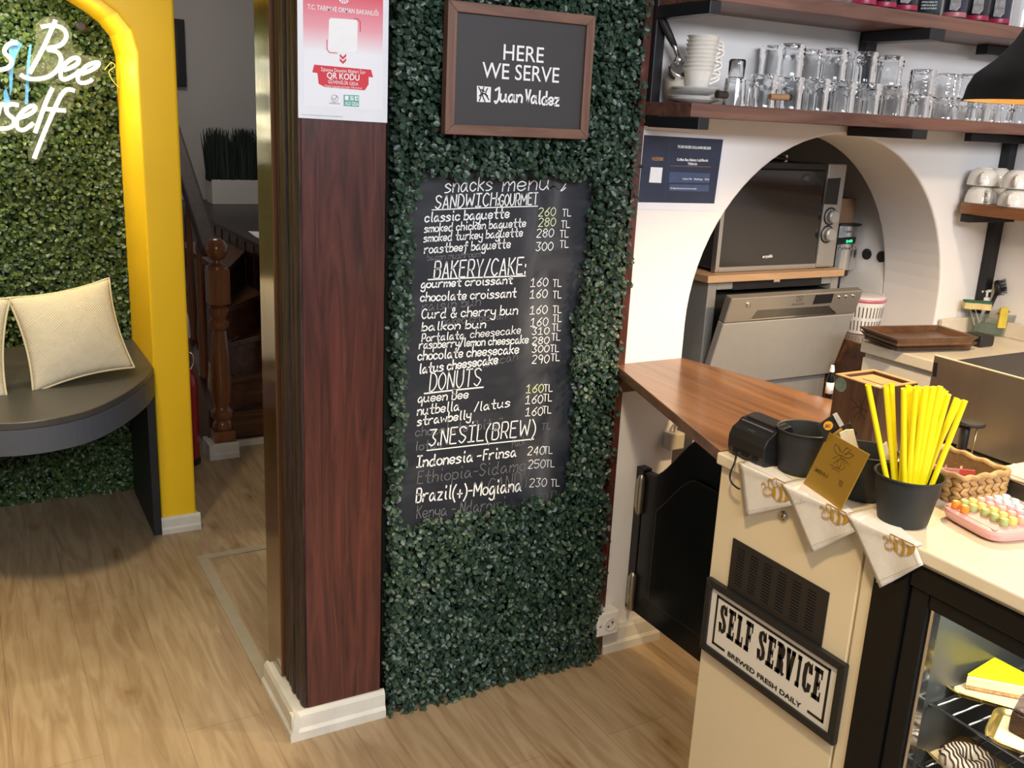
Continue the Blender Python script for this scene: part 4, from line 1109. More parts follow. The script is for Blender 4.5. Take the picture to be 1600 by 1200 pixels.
# pedestal below
PD = G().box(2.03, 2.315, 0, 2.55, 2.80, .598).obj('base_cabinet', mat('light_grey_board', (.42, .41, .39), .5, var=.03, vscale=9), bev=.002)
tag(PD, 'plain grey base cabinet carrying the compact dishwasher', 'cabinet')
WB = G().box(2.0, 2.285, 1.0805, 2.603, 2.78, 1.1035).obj('wooden_board', wood('pine_board', (.40, .24, .13), (.52, .33, .19), 'x', 5, .5, 0, .05), bev=.002)
tag(WB, 'pale wooden board between dishwasher and microwave oven', 'board')

# ================================================================== microwave
MW = thing('microwave_oven', 'steel and black microwave oven on the wooden board in the arch', 'microwave', (2.32, 2.5, 1.104))
MY = 2.33
mx0, mx1 = at_y(1118, 418, MY).x, at_y(1301, 411, MY).x
mzt = 1.452
G().box(mx0, MY+.02, 1.112, mx1, 2.74, mzt-.004).obj('body', mat('microwave_case', (.055, .055, .055), .35, .4, var=.05, vscale=20), MW, bev=.006)
px_ = at_y(1274, 410, MY).x
G().box(mx0+.001, MY, 1.110, px_-.001, MY+.019, mzt-.022).obj('door', mat('black_glass', (.008, .008, .009), .06, coat=.6, var=.1, vscale=5), MW, bev=.004)
dr = MW.children[-1] if len(MW.children) else None
G().box(mx0-.004, MY-.004, 1.105, mx0+.012, MY+.019, mzt-.022).box(mx0+.012, MY-.004, 1.105, px_, MY+.019, 1.122).obj('door_trim', STEEL, MW, bev=.002)
G().box(mx0, MY+.002, mzt-.021, px_, MY+.05, mzt).obj('top_vent', DARKIN, MW, bev=.003)
G().box(px_, MY-.006, 1.107, mx1, MY+.019, mzt).obj('control_panel', mat('panel_silver', (.40, .39, .37), .35, .7, var=.03, vscale=40), MW, bev=.004)
cp = [c for c in MW.children if c.name.startswith('control_panel')][0] if MW.children else None
def mp_(x, y, l=0): return at_y(x, y, MY-.006-l)
G().prism([mp_(*p, .0012) for p in ((1294, 279), (1314, 278), (1308, 320), (1288, 319))], (0, .001, 0)).obj('display', DARKIN, cp or MW)
for p, nm in (((1297, 338), 'knob'), ((1292, 366), 'knob')):
    c = mp_(*p); g = G().lathe([(.027, 0), (.027, .002), (.022, .004), (.022, .020), (.018, .024), (0, .024)], c, 28, axis=(0, -1, 0)); g.obj(nm, mat('knob_silver', (.42, .42, .41), .4, .5, var=.02, vscale=30), cp or MW, smooth=True, auto=40)
    G().lathe([(.030, .0005), (.030, .0025), (.026, .003)], c, 28, axis=(0, -1, 0)).obj('knob_ring', BLACK, cp or MW, smooth=True)
g = G(); a, b = at_y(1191, 403, MY-.001), at_y(1207, 402, MY-.001); text(g, 'arçelik', a, b-a, UZ, .014, width=(b-a).length, bold=.02); g.obj('badge', PRINTWHITE, MW)
g = G(); g.tube(spline([(2.12, 2.36, mzt+.012), (2.2, 2.37, mzt+.016), (2.3, 2.36, mzt+.012), (2.36, 2.37, mzt+.010)], 5), .008, 8)
tag(g.obj('serving_tongs', BLACK, smooth=True), 'black serving tongs lying on top of the microwave', 'tongs')
tag(G().cyl((2.345, 2.365, mzt), (2.347, 2.365, mzt+.022), .006, .005, 12).obj('bottle_cap', WHITEPLASTIC, smooth=True, auto=40), 'tiny white cap standing on top of the microwave', 'cap')

# ================================================================== right side of the arch
CB = G().box(2.612, 2.13, 0, 2.866, 2.80, .867).obj('dark_cabinet', OLDWOOD, bev=.002)
tag(CB, 'dark brown wooden cabinet inside the arch right of the dishwasher', 'cabinet')
GR = thing('coffee_grinder', 'silver coffee grinder with green lit display beside the microwave', 'coffee grinder', (2.79, 2.50, .868))
g = G()
fr = []
for k in range(17):
    t = -1+2*k/16; fr.append((2.793+.055*t, 2.455-.022*(1-t*t)))
g.prism([(x, y, 1.072) for x, y in fr]+[(2.848, 2.53, 1.072), (2.738, 2.53, 1.072)], (0, 0, .158)); g.obj('housing', mat('grinder_silver', (.62, .62, .61), .2, .95, var=.03, vscale=30), GR, smooth=True, auto=40)
G().prism([(x, y-.003, 1.2305) for x, y in fr]+[(2.850, 2.53, 1.2305), (2.736, 2.53, 1.2305)], (0, 0, .006)).obj('lid', BLACK, GR)
G().lathe([(.035, .868), (.035, .88), (.018, .89), (.018, 1.04), (.040, 1.05), (.042, 1.071)], (2.775, 2.475, 0), 20).obj('stand', BLACK, GR, smooth=True, auto=40)
def gp(x, y, l=0): return at_y(x, y, 2.430-l)
G().prism([gp(*p) for p in ((1309, 371.5), (1338, 370.5), (1336, 380.5), (1307, 382))], (0, .012, 0)).obj('display', DARKIN, GR)
g = G(); a, b = gp(1321, 379), gp(1331, 378.3); text(g, '240', a, b-a, UZ, .013, width=(b-a).length, bold=.03, lift=.002); g.obj('green_digits', mat('green_led', (.02, .4, .15), .4, emit=(.03, 1, .35), estr=2.2, var=.01, vscale=5), GR)
for k in range(5): G().lathe([(.0045, 0), (.0045, .004), (0, .005)], gp(1311+6*k, 388.5), 12, axis=(0, -1, 0)).obj('button', CHROME, GR, smooth=True, auto=40)
g = G(); a, b = gp(1322, 364), gp(1332, 363); text(g, 'Eureka', a, b-a, UZ, .009, width=(b-a).length, bold=.02); g.obj('badge', SMALLTXT, GR)
bx = G().box(2.738, 2.475, 1.237, 2.826, 2.58, 1.326).obj('cardboard_box', mat('cardboard', (.30, .17, .10), .7, var=.08, vscale=20), bev=.002)
tag(bx, 'small brown cardboard box sitting on the coffee grinder', 'box')
for k, (px, py) in enumerate(((1355, 397), (1378, 401))):
    P = at_x(px, py, 2.868); t = thing('wall_socket', 'round black wall socket in the arch, %s of the two' % ('left', 'right')[k], 'socket', P, 'black sockets in the arch')
    G().lathe([(.020, 0), (.020, .004), (.016, .006)], P, 24, axis=(-1, 0, 0)).obj('rim', BLACK, t, smooth=True, auto=40)
    G().lathe([(.015, .0065), (.015, .007), (0, .007)], P, 24, axis=(-1, 0, 0)).obj('well', DARKIN, t)
BK = thing('lidded_basket', 'white slotted plastic basket with pink rimmed lid in the arch', 'basket', (2.775, 2.335, .868))
c = (2.772, 2.33, .868); BH = .118
g = G().lathe([(.060, 0), (.062, .002), (.072, BH), (.070, BH), (.058, .004), (0, .003)], c, 40)
for k in range(34):
    th = 2*PI*k/34
    for z0_, z1_ in ((.012, .048), (.060, .098)):
        r0_, r1_ = .0625+.010*z0_/BH+.0003, .0625+.010*z1_/BH+.0003; da = .028
        g.add([(c[0]+r*math.cos(th+s), c[1]+r*math.sin(th+s), c[2]+z) for r, z, s in ((r0_, z0_, -da), (r0_, z0_, da), (r1_, z1_, da), (r1_, z1_, -da))], [(0, 1, 2, 3)], 1)
g.obj('tub', [WHITEPLASTIC, mat('slot_shadow', (.10, .09, .085), .8, var=.1, vscale=20)], BK, smooth=True, auto=40)
G().lathe([(.0735, BH-.004), (.076, BH), (.075, BH+.007), (.068, BH+.009)], c, 40).obj('rim', mat('pink_rim', (.62, .16, .22), .35, var=.03, vscale=20), BK, smooth=True)
G().lathe([(.0745, BH+.0072), (.070, BH+.013), (.04, BH+.016), (0, BH+.016)], c, 40).obj('lid', mat('frosted_lid', (.70, .67, .66), .3, var=.03, vscale=20), BK, smooth=True)

# ================================================================== back worktop along the right wall
STONE = mat('beige_stone', (.60, .54, .44), .35, var=.12, vscale=9, bump=.02, bscale=60)
WC = thing('base_unit', 'white kitchen base unit with stone worktop along the right wall', 'cabinet', (2.8, 1.55, 0))
G().box(2.53, .6, 0, 3.098, 2.090, .862).obj('carcass', mat('cream_front', (.66, .61, .53), .45, var=.02, vscale=8), WC, bev=.002)
G().box(2.518, .6, .07, 2.530, 2.088, .850).obj('door', mat('cream_front', (.66, .61, .53)), WC, bev=.002)
G().box(2.505, .6, .868, 3.098, 2.092, .902).obj('worktop', STONE, WC, bev=.003)
G().box(2.875, 2.076, .902, 3.05, 2.092, .955).box(3.080, .6, .902, 3.098, 2.06, .955).obj('upstand', STONE, WC, bev=.003)
TRAYW = wood('tray_wood', (.060, .026, .011), (.125, .058, .026), 'y', 6, .4, .1, .06)
def tray(z, h, px, label):
    q = [at_z(x, y, z+h) for x, y in px]
    # square the outline up: centre, axes from opposite edge mid-points
    c = (q[0]+q[1]+q[2]+q[3])/4; u = ((q[1]+q[2])-(q[0]+q[3])); lu = u.length/2; u.normalize(); v = UZ.cross(u); lv = abs(((q[2]+q[3])-(q[0]+q[1])).dot(v))/2
    c.z = z; g = G(); hu, hv_ = lu/2, lv/2
    t = thing('wooden_tray', label, 'tray', c, 'stacked wooden trays')
    G().obox(c+UZ*.005, u, v, UZ, hu*.90, hv_*.90, .005).obj('base', TRAYW, t, bev=.002)
    g = G()
    o_ = [(-1, -1), (1, -1), (1, 1), (-1, 1)]
    A = [c+u*hu*a*.86+v*hv_*b*.82+UZ*.001 for a, b in o_]; B = [c+u*hu*a+v*hv_*b+UZ*h for a, b in o_]
    C = [c+u*(hu*a-.014*a)+v*(hv_*b-.014*b)+UZ*h for a, b in o_]; D = [c+u*hu*a*.86+v*hv_*b*.80+UZ*.010 for a, b in o_]
    g.add(A+B+C+D, [f for k in range(4) for f in ((k, (k+1) % 4, 4+(k+1) % 4, 4+k), (4+k, 4+(k+1) % 4, 8+(k+1) % 4, 8+k), (8+k, 8+(k+1) % 4, 12+(k+1) % 4, 12+k), (12+k, 12+(k+1) % 4, (k+1) % 4, k))])
    g.obj('rim', TRAYW, t, bev=.001)
tray(.903, .026, ((1357, 522), (1417, 543), (1510, 530), (1450, 509)), 'lower of two dark wooden trays stacked on the stone worktop')
tray(.9305, .026, ((1358, 514), (1417, 537), (1512, 520), (1450, 503)), 'upper of two dark wooden trays stacked on the stone worktop')
P = at_z(1528, 540, .902)
tag(G().box(P.x-.03, P.y-.03, .9025, P.x+.04, P.y+.04, .940).obj('black_case', BLACK, bev=.008, seg=3), 'small black case on the worktop right of the wooden trays', 'case')
# washing-up tub and its contents
P = at_z(1543, 524, .9025); tc_ = Vector((P.x+.02, P.y+.02, .9025))
TUBM = mat('clear_tub', (.20, .22, .18), .12, alpha=.30, var=.02, vscale=9)
u = Vector((.85, -.52, 0)).normalized(); v = UZ.cross(u)
TB = thing('washing_up_tub', 'clear plastic tub of washing up tools on the worktop', 'tub', tc_)
g = G()
def ring(s, z): return [tc_+u*a*.072*s+v*b*.045*s+UZ*z for a, b in ((-1, -1), (1, -1), (1, 1), (-1, 1))]
A, B, C, D = ring(.86, 0), ring(1, .078), ring(.96, .078), ring(.83, .004)
g.add(A+B+C+D, [(3, 2, 1, 0), (12, 13, 14, 15)]+[f for k in range(4) for f in ((k, (k+1) % 4, 4+(k+1) % 4, 4+k), (4+k, 4+(k+1) % 4, 8+(k+1) % 4, 8+k), (8+k, 8+(k+1) % 4, 12+(k+1) % 4, 12+k))])
g.obj('container', TUBM, TB)
GREEN = mat('scourer_green', (.035, .12, .075), .9, var=.2, vscale=60, bump=.3, bscale=200); SPY = mat('sponge_yellow', (.60, .48, .22), .9, var=.1, vscale=80, bump=.3, bscale=150)
o = G().obox(tc_+u*.012+UZ*.022, u, v, UZ, .052, .032, .016).obj('scouring_pad', GREEN, bev=.004); tag(o, 'green scouring pad lying at the bottom of the clear tub', 'scouring pad')
sp = thing('sponge', 'green and yellow sponge resting across the tub rim', 'sponge', tc_+u*-.065+UZ*.08)
su = (u*.98-v*.15).normalized(); sc = tc_+u*-.062-v*.028+UZ*.090
prof_ = [(-.042, -.018), (-.018, -.020), (0, -.014), (.018, -.020), (.044, -.019), (.044, .019), (.018, .020), (0, .014), (-.018, .020), (-.042, .018)]
sv = UZ.cross(su)
G().prism([sc+su*a+sv*b for a, b in prof_], UZ*.022).obj('foam', SPY, sp, bev=.002)
G().prism([sc+su*a+sv*b+UZ*.0222 for a, b in prof_], UZ*.006).obj('scourer', GREEN, sp, bev=.001)
o = G().obox(tc_+u*.028-v*.040+UZ*.066, (u*.8+UZ*-.0).normalized(), v, UZ, .014, .006, .036).obj('yellow_cloth', mat('yellow_cloth', (.62, .48, .06), .8, var=.1, vscale=30), bev=.003); tag(o, 'yellow cloth strip hanging over the front of the tub', 'cloth')
BR = thing('dish_brush', 'black dish brush with round bristle head standing in tub', 'brush', tc_)
a, b = tc_+u*-.02+UZ*.03, at_x(1560, 452, tc_.x+.03)
G().tube([a, a.lerp(b, .5), b], [.005, .006, .007], 10).obj('handle', BLACK, BR, smooth=True)
hd = (RT*.85-FW*.45+UZ*.1).normalized()
G().lathe([(.010, -.012), (.024, -.010), (.027, 0), (.025, .006)], b+UZ*.006, 24, axis=hd).obj('head', BLACK, BR, smooth=True)
g = G(); R = np.random.default_rng(2); ax = hd.orthogonal().normalized(); ay = hd.cross(ax)
for k in range(90):
    th = R.uniform(0, 2*PI); rr = .025*math.sqrt(R.random()); p0 = b+UZ*.006+(ax*math.cos(th)+ay*math.sin(th))*rr+hd*.005
    g.tube([p0, p0+(hd+(ax*math.cos(th)+ay*math.sin(th))*rr*14)*.020], .0009, 4)
g.obj('bristles', BLACK, BR)['kind'] = 'stuff'
SPM = thing('soap_pump', 'white soap pump standing in the tub before the brush', 'soap pump', tc_)
b = at_x(1542, 460, tc_.x+.01); g = G()
G().cyl((b.x, b.y, tc_.z+.01), (b.x, b.y, b.z-.010), .014, .012, 16).obj('bottle', WHITEPLASTIC, SPM, smooth=True, auto=40)
g.cyl((b.x, b.y, b.z-.010), (b.x, b.y, b.z+.010), .005, .004, 10); g.tube([b+Vector((0, 0, .010)), b+RT*-.012+Vector((0, 0, .012)), b+RT*-.018+Vector((0, 0, .008))], .004, 8); g.tube([b+Vector((0, 0, .011)), b+RT*.014+Vector((0, 0, .013))], .005, 8)
g.obj('nozzle', WHITEPLASTIC, SPM, smooth=True)
a, b = tc_+u*-.04+v*-.01+UZ*.03, at_x(1512, 454, tc_.x-.02); cdir = (b-a); w2 = RT*.009
tag(G().tube(spline([a-w2, a.lerp(b, .6)-w2, b-w2*.8, b+cdir.normalized()*.008, b+w2*.8, a.lerp(b, .6)+w2, a+w2], 5), .0022, 8).obj('white_clip', WHITEPLASTIC, smooth=True), 'white plastic looped clip standing upright in the tub', 'clip')
tag(G().tube(spline([tc_+u*.03+UZ*.07, tc_+u*.07-v*.02+UZ*.088, tc_+u*.15-v*.03+UZ*.082, tc_+u*.26-v*.02+UZ*.088], 6), .0055, 8).obj('scrubber_handle', BLACK, smooth=True), 'curved black handle reaching from the tub to the right edge', 'handle')
R = np.random.default_rng(4); pts = [tc_+u*.045+UZ*.078+Vector(R.normal(0, .009, 3)) for k in range(60)]
tag(G().tube(pts, .0007, 5).obj('steel_scourer', CHROME), 'tangled steel wire scourer at the right corner of the tub', 'scourer')

# ================================================================== bar board, half door, sockets by the floor
BZ = .905
bp_ = [(1.532, 2.097), (1.770, 2.097), (1.815, 1.86), (1.862, 1.60), (1.878, 1.420), (1.322, 1.420)]
BAR = thing('bar_board', 'walnut bar board bridging from the white wall to the counter', 'counter', (1.6, 1.8, BZ-.028))
G().prism([(x, y, BZ-.026) for x, y in bp_], (0, 0, .026)).obj('board', wood('bar_walnut', (.105, .046, .022), (.27, .135, .066), 'y', 4, .28, .25, .05, (.3, .7)), BAR, bev=.002)
g = G(); g.box(1.532, 2.062, .832, 1.62, 2.098, BZ-.0262).obj('wall_batten', WALNUT_X, BAR, bev=.002)
G().lathe([(.006, 0), (.006, .003), (0, .004)], (1.565, 2.0615, .865), 12, axis=(0, -1, 0)).obj('screw', CHROME, BAR)
JB = thing('junction_box', 'cream plastic junction box on the wall end under the bar', 'junction box', (1.745, 2.09, .66))
q0, q1 = at_y(1043, 678, 2.08), at_y(1064, 699, 2.08)
G().box(q0.x, 2.066, q1.z, q1.x, 2.099, q0.z).obj('cover', mat('aged_cream', (.60, .54, .43), .45, var=.05, vscale=20), JB, bev=.004)
g = G(); g.tube(spline([(q0.x+.03, 2.085, q0.z), (q0.x+.035, 2.08, q0.z+.03), (q0.x+.06, 2.06, q0.z+.07), (q0.x+.09, 2.03, q0.z+.10)], 6), .005, 8); g.obj('cable', mat('aged_cream', (0, 0, 0)), JB, smooth=True)
SK = thing('floor_socket', 'white power socket box on the skirting beside the hedge', 'socket', (1.595, 2.08, .06))
q0, q1 = at_y(935, 959, 2.06), at_y(963, 988, 2.06)
G().box(q0.x-.005, 2.052, q1.z+.003, q1.x, 2.099, q0.z).obj('box', WHITEPLASTIC, SK, bev=.005, seg=3)
c = Vector(((q0.x+q1.x)/2+.004, 2.0515, (q0.z+q1.z)/2))
G().lathe([(.020, 0), (.020, .003), (.017, .003), (.016, .001), (0, .001)], c, 28, axis=(0, -1, 0)).obj('face', mat('socket_face', (.70, .68, .64), .35, var=.03, vscale=20), SK, smooth=True, auto=30)
g = G()
for d in (-.007, .007): g.lathe([(.0035, .0012), (.0035, .0016), (0, .0016)], c+Vector((d, 0, .005 if d > 0 else -.006)), 10, axis=(0, -1, 0))
g.obj('holes', DARKIN, SK)
HD = thing('half_door', 'black saloon style half door with curved top under the bar', 'door', (1.65, 1.80, .14))
DXF = 1.640; yh, yl = 2.060, 1.52
def top(t):
    """height along the leaf, t = 0 at the hinge"""
    d = t*(yh-yl)
    s = min(1, max(0, (d-.02)/.22)); s = s*s*(3-2*s)
    e = max(0, (d-.30)/.25); e = e*e*(3-2*e)
    return .585+.175*s-.03*e
T = [k/28 for k in range(29)]
outline = [(yh-t*(yh-yl), top(t)) for t in T]+[(yl, .139), (yh, .139)]
G().prism([(DXF, y, z) for y, z in outline], (.028, 0, 0)).obj('leaf', BLACKPAINT, HD, bev=.004)
pan = [(yh-.075-t*(yh-yl-.15), top(.14+.72*t)-.115) for t in T]+[(yl+.075, .215), (yh-.075, .215)]
G().prism([(DXF-.0105, y, z) for y, z in pan], (.011, 0, 0)).obj('raised_panel', BLACKPAINT, HD, bev=.010, seg=3)
G().box(DXF, 2.064, .135, DXF+.03, 2.099, .590).obj('hinge_post', BLACKPAINT, HD, bev=.002)
for zc in (.515, .205):
    g = G().lathe([(.004, -.062), (.009, -.056), (.011, -.050), (.011, .050), (.009, .056), (.004, .062)], (DXF-.008, 2.062, zc), 16)
    g.box(DXF-.012, 2.063, zc-.045, DXF, 2.080, zc+.045)
    g.obj('hinge', mat('aged_nickel', (.42, .38, .32), .3, .9, var=.08, vscale=30), HD, smooth=True, auto=40)

# ================================================================== counter
CX = 1.3207  # counter group scaled about the camera to meet the bar board, results baked in
def cf(x, y, l=0): return at_x(x, y, CX-l)
CRM = mat('cream_laminate', (.82, .69, .46), .42, var=.015, vscale=5)
CN = thing('counter', 'cream service counter with pale stone worktop and display cabinet end', 'counter', (1.85, 1.0, 0))
YA, YB = 1.4087, cf(1347, 880).y
G().box(CX, YB+.002, 0, CX+.02, YA, .8770).obj('front_panel', CRM, CN, bev=.002)
G().box(CX+.001, 1.001, 0, CX+.02, YB-.003, .8770).obj('filler_strip', CRM, CN, bev=.002)
G().box(CX+.003, .15, .8700, CX+.02, 1.000, .8777).obj('fascia_strip', CRM, CN)
G().box(CX+.021, 1.02, 0, 2.20, YA-.002, .876).obj('carcass', CRM, CN)
MARB = mat('cream_marble', (.78, .67, .48), .25, var=.10, vscale=7, coat=.2)
G().prism([(CX-.010, .10, .8787), (CX-.010, 1.4165, .8787), (2.22, 1.4165, .8787), (2.22, .10, .8787)], (0, 0, .0254)).obj('worktop', MARB, CN, bev=.004, seg=3)
VG = thing('vent_grille', 'dark slotted vent grille let into the cream counter front', 'vent', cf(1215, 925))
q = [cf(*p) for p in ((1147, 842), (1298, 924), (1284, 1012), (1138, 914))]
y0, y1 = (q[0].y+q[3].y)/2, (q[1].y+q[2].y)/2; zt, zb = (q[0].z+q[1].z)/2, (q[2].z+q[3].z)/2
VD = mat('vent_brown', (.022, .018, .016), .5, var=.1, vscale=20)
G().box(CX-.003, y1, zb, CX-.0002, y0, zt).obj('plate', VD, VG, bev=.001)
g = G()
for cidx in range(6):
    yc = y0-.0287-.0388*cidx
    for r_ in range(13):
        z = zt-.0153-.0065*r_
        g.obox((CX-.0034, yc, z), (0, -1, 0), (0, 0, 1), (1, 0, 0), .0100, .0013, .0004)
g.obj('slots', mat('slot_black', (.002, .002, .002), .9, var=.1, vscale=20), VG)
g = G()
for cidx in range(6):
    yc = y0-.0287-.0388*cidx
    for r_ in range(13):
        z = zt-.0184-.0065*r_
        g.obox((CX-.0036, yc, z), (0, -1, 0), (0, 0, 1), (1, 0, 0), .0100, .0010, .0006)
g.obj('louvres', mat('vent_louvre', (.035, .029, .025), .4, var=.1, vscale=20), VG)
c = cf(1225, 806); LK = thing('cabinet_lock', 'small round steel keyhole lock on the cream counter front', 'lock', c)
G().lathe([(.010, 0), (.010, .003), (.0086, .0043), (.0072, .0034), (.0072, .003), (.0058, .0048), (0, .0048)], c, 28, axis=(-1, 0, 0)).obj('cylinder', mat('lock_nickel', (.50, .46, .38), .25, .95, var=.05, vscale=30), LK, smooth=True, auto=35)
G().obox(c+Vector((-.0053, 0, 0)), (0, 0, 1), (0, 1, 0), (1, 0, 0), .0032, .0008, .0003).obj('keyhole', DARKIN, LK)

# self service sign: a frame hung slightly proud of the panel
SS = thing('self_service_sign', 'black framed white sign reading SELF SERVICE on the counter front', 'sign', cf(1205, 1040))
def sf(x, y, l=0): return at_x(x, y, CX-.013-l)
O_ = [sf(*p) for p in ((1102, 901), (1320, 1040), (1300, 1171), (1095, 1009))]
y0, y1 = (O_[0].y+O_[3].y)/2, (O_[1].y+O_[2].y)/2; zt, zb = (O_[0].z+O_[1].z)/2, (O_[2].z+O_[3].z)/2
fw = .0155; xf = CX-.0135
BF = mat('black_frame', (.014, .014, .014), .42, var=.15, vscale=30)
for pl in ([(y0, zt), (y1, zt), (y1+fw, zt-fw), (y0-fw, zt-fw)], [(y0, zb), (y1, zb), (y1+fw, zb+fw), (y0-fw, zb+fw)]):
    G().prism([(xf, y, z) for y, z in pl], (.013, 0, 0)).obj('frame_rail', BF, SS, bev=.0015)
for pl in ([(y0, zb), (y0, zt), (y0-fw, zt-fw), (y0-fw, zb+fw)], [(y1, zb), (y1, zt), (y1+fw, zt-fw), (y1+fw, zb+fw)]):
    G().prism([(xf, y, z) for y, z in pl], (.013, 0, 0)).obj('frame_stile', BF, SS, bev=.0015)
G().box(xf+.006, y1+.004, zb+.004, xf+.011, y0-.004, zt-.004).obj('panel', mat('sign_white', (.80, .76, .68), .4, var=.02, vscale=8), SS)
xs_ = xf+.0055; BK_ = mat('sign_ink', (.012, .011, .010), .5, var=.05, vscale=30)
UY = Vector((0, -1, 0)); NX_ = Vector((-1, 0, 0))
Wd, Hd = (y0-y1-2*fw), (zt-zb-2*fw)
def sp_(a, b): return Vector((xs_, y0-fw-a*Wd, zt-fw-b*Hd))    # a, b in 0..1 across the white panel
g = G(); bw = .0058
fr = [(.155, .90), (.055, .90), (.055, .10), (.945, .10), (.945, .90), (.845, .90)]
for i in range(5):
    a, b = sp_(*fr[i]), sp_(*fr[i+1]); d = (b-a).normalized()
    g.ribbon([a-d*bw*.2, b+d*bw*.2], bw, NX_)
g.obj('border', BK_, SS)
# slab serif capitals built from bars: unit box 1 wide, 1.6 high
def slab(g, ch, a0, a1, b0, b1):
    def P(x, y): return sp_(a0+(a1-a0)*x, b1+(b0-b1)*y)
    def bar(x0, y0_, x1, y1_): g.add([P(x0, y0_), P(x1, y0_), P(x1, y1_), P(x0, y1_)], [(0, 1, 2, 3)])
    def poly_(pts): g.ribbon([P(*p) for p in pts], (a1-a0)*Wd*.43, NX_)
    t = .15
    if ch in 'ELFRI':
        sx = .36 if ch == 'I' else .16
        bar(sx, 0, sx+.42, 1); bar(sx-.16, 0, sx+.46 if ch in 'IFR' else sx+.3, t); bar(sx-.16, 1-t, sx+.46 if ch in 'IL' else sx+.3, 1)
    if ch == 'E':
        bar(.16, 1-t, .95, 1); bar(.80, .70, .95, 1); bar(.16, 0, .95, t); bar(.80, 0, .95, .30); bar(.4, .44, .75, .57); bar(.66, .36, .78, .65)
    if ch == 'L': bar(.16, 0, .95, t); bar(.79, 0, .95, .36)
    if ch == 'F': bar(.16, 1-t, .95, 1); bar(.80, .68, .95, 1); bar(.4, .44, .75, .57); bar(.66, .36, .78, .65)
    if ch == 'R': poly_([(.4, .93), (.62, .93), (.76, .86), (.78, .74), (.70, .60), (.4, .53)]); poly_([(.55, .52), (.72, .40), (.76, .12), (.95, .07)])
    if ch == 'V': poly_([(.18, .95), (.5, .06)]); poly_([(.82, .95), (.5, .06)]); bar(-.02, 1-t, .48, 1); bar(.58, 1-t, 1.02, 1)
    if ch == 'S': poly_([(.78, .72), (.74, .88), (.5, .93), (.26, .87), (.22, .72), (.34, .60), (.62, .47), (.78, .33), (.76, .15), (.5, .07), (.26, .12), (.20, .30)]); bar(.80, .66, .92, 1); bar(.08, 0, .20, .36)
    if ch == 'C': poly_([(.80, .70), (.74, .88), (.5, .93), (.27, .84), (.20, .5), (.27, .16), (.5, .07), (.74, .12), (.80, .30)]); bar(.82, .64, .94, 1)
a = .088
g = G()
for ch in 'SELF': slab(g, ch, a, a+.064, .17, .66); a += .0745
a += .034
for ch in 'SERVICE':
    wd = .048 if ch == 'I' else .064
    slab(g, ch, a, a+wd, .17, .66); a += wd+.0095
g.obj('headline', BK_, SS)
g = G(); p = sp_(.19, .935); text(g, 'BREWED FRESH DAILY', p, UY, UZ, .0150, width=Wd*.60, bold=.03, lift=.0004); g.obj('tagline', BK_, SS)
R = np.random.default_rng(8); g = G()
for k in range(24):
    x, y = 1150+75*R.random(), 1075+45*R.random(); p = cf(x, y, .0004)
    g.add([p+Vector((0, -R.uniform(0, .004), R.uniform(-.001, .001))), p, p+Vector((0, .0004, -.0007))], [(0, 1, 2)])
tag(g.obj('scuff_marks', mat('scuff', (.30, .24, .16), .8, var=.2, vscale=60)), 'faint scuff marks on the cream panel below the sign', 'marks')

# ================================================================== display fridge
FR = thing('display_fridge', 'black framed glass display fridge of cakes under the worktop', 'display fridge', (1.7, .6, 0))
GBLK = mat('gloss_black', (.006, .006, .006), .25, spec=.3, var=.1, vscale=9)
YL = cf(1366, 910).y; YG, ZG = .890, .8007; YE = .12
x0 = CX-.004
g = G().box(x0, YG+.041, .02, CX+.05, YL, .8690).box(x0, YE, ZG+.0306, CX+.05, YG+.041, .8690); g.obj('outer_frame', GBLK, FR, bev=.003)
g = G().box(x0+.006, YG+.004, .02, CX+.045, YG+.0405, ZG+.0301).box(x0+.006, YE, ZG+.002, CX+.045, YG+.004, ZG+.0301); g.obj('door_frame', mat('satin_black', (.008, .008, .008), .4, spec=.3, var=.1, vscale=9), FR, bev=.004)
G().box(CX+.010, YG-.004, .02, CX+.030, YG+.0035, ZG+.0015).obj('chrome_edge', CHROME, FR, bev=.001)
GP = mat('pane_glass', (.02, .02, .02), .01, alpha=.05, var=.005, vscale=4)
G().box(CX+.016, YE, .02, CX+.020, YG-.0045, ZG+.0015).obj('pane', GP, FR)
LIN = mat('fridge_lining', (.09, .09, .085), .28, .5, var=.06, vscale=9)
G().box(CX+.052, YG+.012, .02, 1.82, YG+.022, .8690).box(1.81, YE, .02, 1.82, YG+.011, .8690).box(CX+.052, YE, .857, 1.809, YG+.011, .8690).box(CX+.052, YE, .02, 1.809, YG+.011, .04).obj('lining', LIN, FR)
def wire_shelf(z):
    g = G()
    for k in range(26):
        y = YG-.006-.0305*k; g.tube([(CX+.064, y, z), (1.78, y, z)], .0018, 6)
    for x in (CX+.064, 1.53, 1.78): g.tube([(x, YG+.008, z-.0035), (x, YE+.05, z-.0035)], .0024, 6)
    g.obj('wire_shelf', CHROME, FR, smooth=True)
    G().box(1.38, YG+.0085, z-.012, 1.79, YG+.0118, z-.005).obj('shelf_rail', CHROME, FR)
for z in (.6083, .4849, .354): wire_shelf(z)
GOLD = mat('gold_tray', (.62, .44, .13), .22, .85, var=.05, vscale=20)
KRAFT = mat('kraft_paper', (.56, .42, .24), .7, var=.06, vscale=40)
